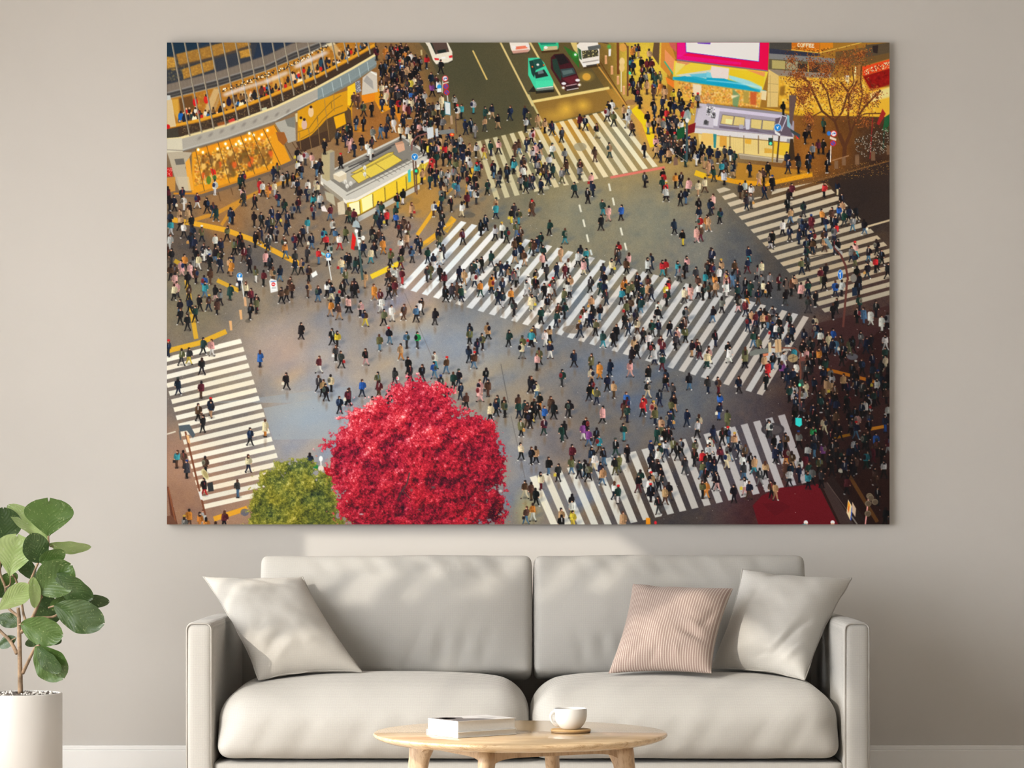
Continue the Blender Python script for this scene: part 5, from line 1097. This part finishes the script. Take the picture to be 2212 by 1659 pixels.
pillow('throw_pillow', ((1367, 1261, 8.34), (1584, 1271, 8.16), (1536, 1455, 7.99), (1314, 1455, 8.08)), .075, PINK, 'pink pillow with thin pale stripes in front of the pale pillow', 8, pipe=False,
       folds=((-.45, .9, 0, .16, .10, -.014), (.55, -.3, -.3, .22, .06, -.016), (.6, -.12, -.3, .2, .06, .010), (-.1, -.8, 1.2, .2, .05, -.008), (.35, -.75, 1.9, .2, .05, .008), (-.5, -.7, .9, .3, .06, -.006), (.8, .1, 1.2, .3, .06, -.008)))

# ---------------------------------------------------------------- coffee table
TC = Vector(((1124 - HX) * 6.9 / F, 6.9 - CAMD, 0)); TZ, TR_ = .352, .4135
table = tag(empty('coffee_table', TC), 'round light wood coffee table in front of the sofa', 'table', kind='thing')
prof = [(0, -.024), (TR_ - .06, -.024), (TR_ - .03, -.0225), (TR_ - .008, -.014), (TR_ - .001, -.008), (TR_, -.005), (TR_ - .001, -.002), (TR_ - .004, 0), (0, 0)]
mesh('table_top', *lathe((TC.x, TC.y, TZ), prof, 128), TABLE_WOOD, table)
RL = .296
legpos = []
for q in (342, 252, 162, 72):
    c, s = math.cos(math.radians(q)), math.sin(math.radians(q)); legpos.append((c, s))
    rad = Vector((c, s, 0)); tan = Vector((-s, c, 0))
    vs, fs = [], []
    S = [(.328, RL - .012, .042, .020), (.30, RL - .002, .036, .020), (.27, RL + .006, .030, .0185), (.2, RL + .018, .026, .017), (.1, RL + .034, .022, .0155), (0, RL + .05, .018, .0135)]
    for z, rd, a_, b_ in S:
        for k in range(16):
            t = 2 * math.pi * k / 16
            ct, st = math.cos(t), math.sin(t)
            vs.append(TC + rad * (rd + a_ * math.copysign(abs(ct) ** .6, ct)) + tan * (b_ * math.copysign(abs(st) ** .6, st)) + Vector((0, 0, z)))
    for i in range(len(S) - 1):
        for k in range(16):
            fs.append((i * 16 + (k + 1) % 16, i * 16 + k, (i + 1) * 16 + k, (i + 1) * 16 + (k + 1) % 16))
    fs += [tuple(range(16)), tuple(range(16 * len(S) - 1, 16 * len(S) - 17, -1))]
    mesh('leg', vs, fs, LEG_WOOD, table)
for i in range(4):
    a_, b_ = legpos[i], legpos[(i + 1) % 4]
    A, B = TC + Vector((a_[0] * RL, a_[1] * RL, 0)), TC + Vector((b_[0] * RL, b_[1] * RL, 0))
    d = (B - A).normalized(); nn = Vector((-d.y, d.x, 0)) * .009
    vs, fs = [], []
    K = 24
    for k in range(K + 1):
        t = k / K; p = A.lerp(B, t)
        zb = TZ - .024 - .024 - .030 * (abs(2 * t - 1) ** 8)
        for z, n_ in ((TZ - .0235, 1), (TZ - .0235, -1), (zb, -1), (zb, 1)):
            vs.append(p + nn * n_ + Vector((0, 0, z)))
    for k in range(K):
        for j in range(4):
            fs.append((k * 4 + j, k * 4 + (j + 1) % 4, k * 4 + 4 + (j + 1) % 4, k * 4 + 4 + j))
    mesh('apron', vs, fs, LEG_WOOD, table, smooth=False)

# coaster and cup
cc = at(1233, 1579, 6.89); cc.z = TZ + .0008
co_ = tag(empty('coaster', cc), 'round brown wooden coaster under the white cup', 'coaster', kind='thing')
mesh('coaster_top', *lathe(cc, [(0, .0045), (.0555, .0045), (.0562, .005), (.0562, .0078), (.0552, .0088), (0, .0088)], 64), CORK, co_)
mesh('coaster_foot', *lathe(cc, [(0, 0), (.0548, 0), (.0558, .001), (.0558, .0048), (0, .0048)], 64), CORK_DARK, co_)
kc = Vector((cc.x - .001, cc.y, cc.z + .0092))
cup = tag(empty('cup', kc), 'white ceramic cup standing on the coaster', 'cup', kind='thing')
out = [(0, 0), (.022, 0), (.026, .001), (.034, .008), (.0415, .018), (.0460, .030), (.0472, .042), (.0468, .052), (.0462, .0575), (.0455, .0585), (.0446, .0575), (.0440, .050), (.0444, .040), (.043, .029), (.038, .018), (.03, .009), (0, .006)]
mesh('cup_body', *lathe(kc, out, 64), CERAMIC, cup, sub=1)
hp = smooth_path([(-.0400, -.006, .0475), (-.0490, -.013, .0470), (-.0555, -.018, .038), (-.0520, -.017, .024), (-.042, -.012, .014), (-.034, -.008, .010)], 6)
mesh('handle', *tube([kc + p for p in hp], [.0046 + .0008 * math.sin(i * .3) for i in range(len(hp))], 12), CERAMIC, cup)
mesh('drink', *lathe(kc, [(0, .047), (.0438, .047)], 48), COFFEE, cup)


# books
def book(name, corner, lng, wid, th, z, yaw, mat, label, mark=False):
    root = tag(empty(name, (corner.x, corner.y, z)), label, 'book', 'books on the coffee table', 'thing')
    R_ = Matrix.Rotation(yaw, 3, 'Z')
    P = lambda x, y, w: Vector((corner.x, corner.y, z)) + R_ @ Vector((x, y, w))
    def bx_(lo, hi):
        v_, f_ = box(lo, hi)
        return [P(*q) for q in v_], f_
    ct = .0016
    v_, f_ = bx_((.003, .003, ct), (lng - .003, wid - .001, th - ct)); mesh('pages', v_, f_, PAPER, root, smooth=False)
    vv, ff = [], []
    for lo, hi in (((0, 0, 0), (lng, wid, ct)), ((0, 0, th - ct), (lng, wid, th)), ((0, wid - .0015, ct), (lng, wid, th - ct))):
        v_, f_ = bx_(lo, hi); ff += [tuple(i + len(vv) for i in q) for q in f_]; vv += v_
    mesh('cover', vv, ff, mat, root, smooth=False)
    if mark:                                                   # the printed photograph on the cover
        def patch(nm, pts, m_):
            mesh(nm, [P(x * lng, y * wid, th + .0002) for x, y in pts], [tuple(range(len(pts)))], m_, root, smooth=False)
        patch('cover_print', [(.02, .02), (.66, .02), (.55, .35), (.35, .5), (.45, .75), (.3, .98), (.02, .98)], plain('dark_cover_print', (.16, .155, .15), .35))
        patch('cover_print', [(.08, .55), (.24, .5), (.3, .7), (.2, .9), (.08, .85)], plain('pale_cover_print', (.55, .54, .52), .35))
        patch('cover_print', [(.62, .35), (.86, .35), (.86, .42), (.62, .42)], plain('grey_cover_print', (.42, .41, .40), .35))
        patch('cover_print', [(.66, .6), (.9, .6), (.9, .64), (.66, .64)], plain('mid_cover_print', (.5, .49, .48), .35))
    return root


kz = TZ + .0008
c0 = at(989, 1595, 6.70)
book('paperback_book', c0, .205, .145, .0155, kz, math.radians(38), COVER_WHITE, 'white book lying flat on the table under the thicker book')
c1 = at(989, 1583, 6.715)
book('paperback_book', c1, .200, .142, .0285, kz + .016, math.radians(37), COVER_WHITE, 'thicker book with a grey photo cover, lying on the white book', True)

# ---------------------------------------------------------------- potted plant
DPl = 8.0
pc = at(43, 1497, DPl); pc.z = 0
plant = tag(empty('potted_plant', pc), 'tall leafy green plant in a plain round pot left of the sofa', 'plant', kind='thing')
RP, ZP = .1365, .3865
mesh('pot', *lathe(pc, [(0, 0), (RP - .004, 0), (RP, .004), (RP, ZP - .003), (RP - .002, ZP), (RP - .010, ZP), (RP - .012, ZP - .003), (RP - .012, ZP - .05), (0, ZP - .05)], 96), POT, plant)
bm = bmesh.new()
bmesh.ops.create_grid(bm, x_segments=40, y_segments=40, size=1)
for q in bm.verts:
    x, y = q.co.x, q.co.y
    r = max(abs(x), abs(y)); l = math.hypot(x, y) or 1
    x, y = x * r / l, y * r / l
    q.co = Vector((x * (RP - .013), y * (RP - .013), ZP - .006 + noise.noise(Vector((x * 9, y * 9, 1))) * .008 + noise.noise(Vector((x * 26, y * 26, 4))) * .006))
vs = [pc + q.co for q in bm.verts]; fs = [tuple(w.index for w in q.verts) for q in bm.faces]; bm.free()
mesh('soil', vs, fs, SOIL, plant)
rnd = random.Random(4)
vs, fs = [], []
for k in range(60):
    q, r = rnd.uniform(0, 6.28), math.sqrt(rnd.random()) * (RP - .03)
    p = pc + Vector((r * math.cos(q), r * math.sin(q), ZP - .001)); s = rnd.uniform(.004, .009); b0 = len(vs)
    for dx, dy, dz in ((-1, 0, 0), (0, -.6, 0), (1, 0, .1), (0, .6, 0), (0, 0, .7), (0, 0, -.7)):
        ca_, sa_ = math.cos(q * 3), math.sin(q * 3)
        vs.append(p + Vector((dx * ca_ - dy * sa_, dx * sa_ + dy * ca_, dz)) * s)
    fs += [tuple(b0 + i for i in t) for t in ((0, 1, 4), (1, 2, 4), (2, 3, 4), (3, 0, 4), (1, 0, 5), (2, 1, 5), (3, 2, 5), (0, 3, 5))]
tag(mesh('bark_chips', vs, fs, PEBBLE, plant, smooth=False), kind='stuff')
Z = lambda x, y, d=0: at(x / 2.77, 1060 + y / 2.77, DPl + d)
trunk = smooth_path([Z(122, 1215), Z(120, 1080), Z(117, 930), Z(113, 760), Z(108, 700)], 6)
mesh('trunk', *tube(trunk, [.0088 - .0035 * i / len(trunk) for i in range(len(trunk))], 12), BARK, plant)
for pts, r0 in ((((136, 1092, 0), (165, 1030, -.02), (208, 945, -.05), (235, 925, -.07)), .0062), (((102, 975, 0), (60, 900, .02), (0, 838, .04), (-60, 770, .05)), .0065), (((112, 800, 0), (150, 780, .0), (140, 735, .01), (125, 650, .03), (95, 530, .02), (75, 505, .0)), .0048),
                (((125, 850, 0), (185, 775, -.01), (235, 660, -.02), (250, 600, -.02)), .0062), (((250, 640, -.02), (200, 560, .02), (160, 590, .03), (190, 520, .0), (230, 430, .0), (285, 340, .02), (290, 270, .02)), .0045),
                (((118, 760, 0), (45, 690, .03), (32, 580, .03), (0, 480, .03), (10, 300, .04)), .0050), (((200, 760, -.01), (330, 750, .0), (362, 680, .02), (370, 600, .02), (370, 480, .0)), .0042), (((290, 700, -.02), (325, 690, -.03), (360, 690, -.04)), .003),
                (((345, 715, .02), (440, 670, .03), (480, 655, .04)), .0026), (((112, 800, 0), (125, 800, -.03), (135, 800, -.06)), .003), (((60, 900, .02), (95, 880, .01)), .002), (((290, 300, .02), (300, 335, .03), (320, 330, .03)), .002), (((32, 580, .03), (60, 560, -.01), (62, 512, -.03)), .003)):
    p = smooth_path([Z(*q) for q in pts], 6)
    mesh('branch', *tube(p, [r0 * (1 - .35 * i / len(p)) for i in range(len(p))], 9), BARK, plant)


def leaf(b, t, hw, d0, d1, tilt, mat, bend=.12, cup=.25, shape=.58, notch=.05):
    """b, t: base and tip in the zoom; d0, d1 their depths; tilt: how far the blade turns away from the camera; shape: where it is widest"""
    A, B = Z(*b, d0), Z(*t, d1)
    ax = B - A; L = ax.length; ax.normalize()
    view = Vector((0, 1, 0))
    side = ax.cross(view).normalized()
    side = (Matrix.Rotation(math.radians(tilt), 3, ax) @ side)
    nrm = side.cross(ax).normalized()
    if nrm.y > 0:
        nrm = -nrm
    W_ = 1.2 * hw / 2.77 * DPl / F / max(.35, abs(math.cos(math.radians(tilt))))
    n, m_ = 22, 12
    vs, fs, uv = [], [], []
    for i in range(n + 1):
        s = i / n
        w = W_ * (math.sin(math.pi * s ** (math.log(.5) / math.log(shape + .03))) ** .5) * (1 if s > .03 else .3) if 0 < s < 1 else W_ * .05
        for j in range(m_ + 1):
            u = j / m_ * 2 - 1
            p = A + ax * (s * L) + side * (u * w)
            p += ax * (notch * L * s ** 6 * (abs(u) ** 1.5))
            p += nrm * (bend * L * 4 * s * (1 - s) * .5 + cup * w * (1 - abs(u) ** 1.3) * -.6)
            p += nrm * (.05 * w * math.sin(s * 17 + u * 2) * abs(u) ** 1.5 + .03 * L * noise.noise(Vector((s * 3 + b[0], u * 1.4, t[1] * .01))))
            vs.append(p); uv.append((u, s))
    for i in range(n):
        for j in range(m_):
            a_ = i * (m_ + 1) + j
            fs.append((a_, a_ + 1, a_ + m_ + 2, a_ + m_ + 1))
    return mesh('leaf', vs, fs, mat, plant, uvs=uv)


D_, M_, P_ = LEAF_DARK, LEAF_MID, LEAF_PALE
for a_ in (((290, 272), (292, 66), 118, .02, .03, 18, M_, .10, .25, .66, .12), ((285, 300), (58, 92), 50, .06, .10, 35, P_, .15, .2, .5), ((30, 300), (20, 108), 84, .05, .06, 20, D_, .1, .25, .5), ((58, 512), (100, 276), 92, -.03, -.01, 12, P_, .06, .45, .66, .08),
           ((292, 318), (536, 334), 32, .03, .05, 40, P_, .20, .1, .5), ((238, 430), (190, 262), 62, -.02, -.05, 25, D_, .1, .3, .5), ((236, 428), (382, 366), 42, -.03, -.05, 30, M_, .2, .3, .5), ((208, 528), (108, 402), 36, .01, .03, 30, D_, .1, .3, .5),
           ((232, 612), (420, 448), 96, -.03, -.05, 10, M_, .12, .3, .52), ((330, 500), (548, 638), 62, -.04, -.03, 30, D_, .25, .25, .5), ((208, 702), (196, 524), 26, -.04, -.05, 40, P_, .15, .2, .5), ((-6, 712), (176, 574), 52, -.05, -.06, 20, P_, -.18, .2, .6),
           ((122, 796), (-10, 760), 38, .02, .03, 10, D_, .1, .2, .5), ((322, 690), (612, 792), 84, -.04, -.05, 12, D_, .14, .2, .56), ((478, 655), (648, 664), 34, .05, .07, 15, D_, .1, .2, .5), ((200, 772), (372, 700), 58, .05, .07, 10, D_, .05, .2, .5),
           ((186, 640), (328, 664), 34, .03, .05, 15, D_, .1, .2, .5), ((122, 800), (366, 862), 74, -.06, -.08, 22, M_, .16, .3, .55), ((212, 932), (374, 1118), 84, -.07, -.06, 14, M_, .10, .25, .58), ((222, 934), (356, 1080), 46, -.085, -.09, 30, D_, .18, .3, .56), ((98, 880), (-6, 930), 30, .02, .05, 15, D_, .1, .2, .5),
           ((126, 606), (16, 596), 34, .04, .06, 12, D_, .1, .2, .5), ((344, 608), (466, 586), 32, .02, .03, 15, D_, .1, .2, .5), ((296, 700), (440, 650), 40, -.01, .0, 25, M_, .1, .2, .5), ((10, 560), (100, 500), 30, .04, .05, 25, M_, .1, .2, .5), ((-10, 640), (60, 500), 40, .05, .07, 25, D_, .1, .2, .5), ((-30, 640), (-140, 540), 60, .03, .02, 15, M_, .1, .2, .5), ((-60, 770), (-190, 720), 66, .04, .02, 15, M_, .1, .2, .5), ((0, 480), (-130, 380), 70, .03, .02, 15, D_, .1, .2, .5), ((100, 420), (150, 300), 26, .06, .07, 20, D_, .1, .2, .5), ((150, 920), (240, 890), 24, .02, .03, 15, D_, .1, .2, .5), ((250, 870), (365, 900), 30, -.02, -.03, 10, D_, .1, .2, .5)):
    leaf(*a_)

# ---------------------------------------------------------------- palm beyond the window: its drooping fronds streak the sunlight
SUN = Vector((1.0, 1.0, -.70)).normalized()
rp = random.Random(12)
v, f = box((-6.5, YF, -.12), (XL - .2, .2, -.02)); tag(mesh('ground_outside', v, f, FLOOR, smooth=False), kind='structure')
palm = tag(empty('palm_tree', (-3.45, -5.9, -.02)), 'palm outside the left window whose drooping fronds shade the sofa', 'palm', kind='thing')
crown = Vector((-3.45, -5.75, 3.95))
tk = smooth_path([(-3.45, -5.9, -.02), (-3.42, -5.95, 1.3), (-3.45, -5.85, 2.7), crown], 8)
mesh('trunk', *tube(tk, [.09 - .04 * i / len(tk) for i in range(len(tk))], 14), BARK, palm)


def frond(pts, n, ln, wd, lean, s0=.16, hang=False):
    """a drooping frond along pts; hang: both rows of leaflets fall to the lower side"""
    path = smooth_path(pts, 12)
    vs, fs = [], []
    v_, f_ = tube(path, [.011 - .008 * i / len(path) for i in range(len(path))], 6); vs += v_; fs += f_
    for k in range(n):
        s = s0 + (.98 - s0) * k / (n - 1)
        q = s * (len(path) - 1); i = min(int(q), len(path) - 2)
        p = path[i].lerp(path[i + 1], q - i); t = (path[i + 1] - path[i]).normalized()
        for sg in (-1, 1):
            w = t.cross(Vector((1, 0, 0))).normalized() * sg
            l = ln * (1 - .45 * s) * rp.uniform(.85, 1.1)
            if hang:
                w = w if w.z < 0 else -w
                if sg > 0:
                    continue
            d = (w * math.cos(lean) + t * math.sin(lean) + Vector((rp.uniform(-.12, .12), 0, 0))).normalized()
            e = p + d * l + Vector((0, 0, -.05 * hang)); h = d.cross(Vector((1, 0, 0))).normalized() * wd; b0 = len(vs); mid = p + d * l * .4 + Vector((.012, 0, .02 * hang))
            vs += [p - h * .3, p + h * .3, mid + h, e, mid - h]
            fs.append(tuple(b0 + q for q in range(5)))
    mesh('frond', vs, fs, LEAF_MID, palm, smooth=False)


ray = lambda X, Y, Zz, x=-3.4: Vector((x, Y - (X - x), Zz + .7 * (X - x)))   # where the sun's ray to a spot in the room passes the palm
frond([crown, ray(1.0, -.45, .90), ray(.2, -.45, .86), ray(-.80, -.45, .70)], 9, 1.1, .046, 1.12, .36, True)
frond([crown + Vector((.05, 0, -.05)), ray(1.05, -.5, .70, -3.3), ray(.3, -.5, .68, -3.3), ray(-.72, -.5, .60, -3.3)], 18, .62, .085, 1.0, .44, True)
frond([crown, ray(.9, -.85, .58, -3.5), ray(.4, -.85, .48, -3.5), ray(-.1, -.85, .32, -3.5)], 6, .40, .010, .5, .4)
frond([crown, crown + Vector((-.2, -.7, .3)), crown + Vector((-.3, -1.5, .0))], 16, .5, .03, .5)
frond([crown, crown + Vector((-.7, .3, .4)), crown + Vector((-1.5, .6, .0))], 16, .5, .03, .5)
frond([crown, crown + Vector((-.6, -.5, .4)), crown + Vector((-1.2, -1.2, .1))], 16, .5, .03, .5)

# ---------------------------------------------------------------- light and camera
SKY_LOW, SKY_HIGH = 2.75, 9.0
su = bpy.data.lights.new('sun', 'SUN'); su.energy = 2.35; su.angle = math.radians(.6); su.color = (1, .93, .82)
so = bpy.data.objects.new('sun', su); COL.objects.link(so); so.rotation_euler = SUN.to_track_quat('-Z', 'Y').to_euler()
w = bpy.data.worlds.new('daylight'); SC.world = w; w.use_nodes = True
bg = w.node_tree.nodes['Background']; bg.inputs['Color'].default_value = (.98, .99, 1.0, 1)
# the sky is brighter on the sun's side
nt = w.node_tree
tc = nt.nodes.new('ShaderNodeTexCoord'); dt = nt.nodes.new('ShaderNodeVectorMath'); dt.operation = 'DOT_PRODUCT'; dt.inputs[1].default_value = (-.96, -.28, .05)
mr = nt.nodes.new('ShaderNodeMapRange'); mr.inputs['From Min'].default_value = -.2; mr.inputs['From Max'].default_value = 1.0; mr.inputs['To Min'].default_value = SKY_LOW; mr.inputs['To Max'].default_value = SKY_HIGH
nt.links.new(tc.outputs['Generated'], dt.inputs[0]); nt.links.new(dt.outputs['Value'], mr.inputs['Value']); nt.links.new(mr.outputs['Result'], bg.inputs['Strength'])
cam = bpy.data.cameras.new('camera'); cam.sensor_width = 36; cam.lens = 36 * F / 2212; cam.shift_x = 0; cam.shift_y = (HY - 829.5) / 2212; cam.clip_end = 60
cobj = bpy.data.objects.new('camera', cam); COL.objects.link(cobj); cobj.location = (0, -CAMD, CAMZ); cobj.rotation_euler = (math.radians(90), 0, 0)
SC.camera = cobj
vs_ = SC.view_settings
vs_.view_transform = 'Standard'; vs_.look = 'None'; vs_.gamma = 1; vs_.use_curve_mapping = False; vs_.exposure = 0.02
SC.cycles.use_denoising = True
SC.cycles.max_bounces = 8
SC.cycles.diffuse_bounces = 4
SC.cycles.use_adaptive_sampling = True
SC.cycles.adaptive_threshold = .04
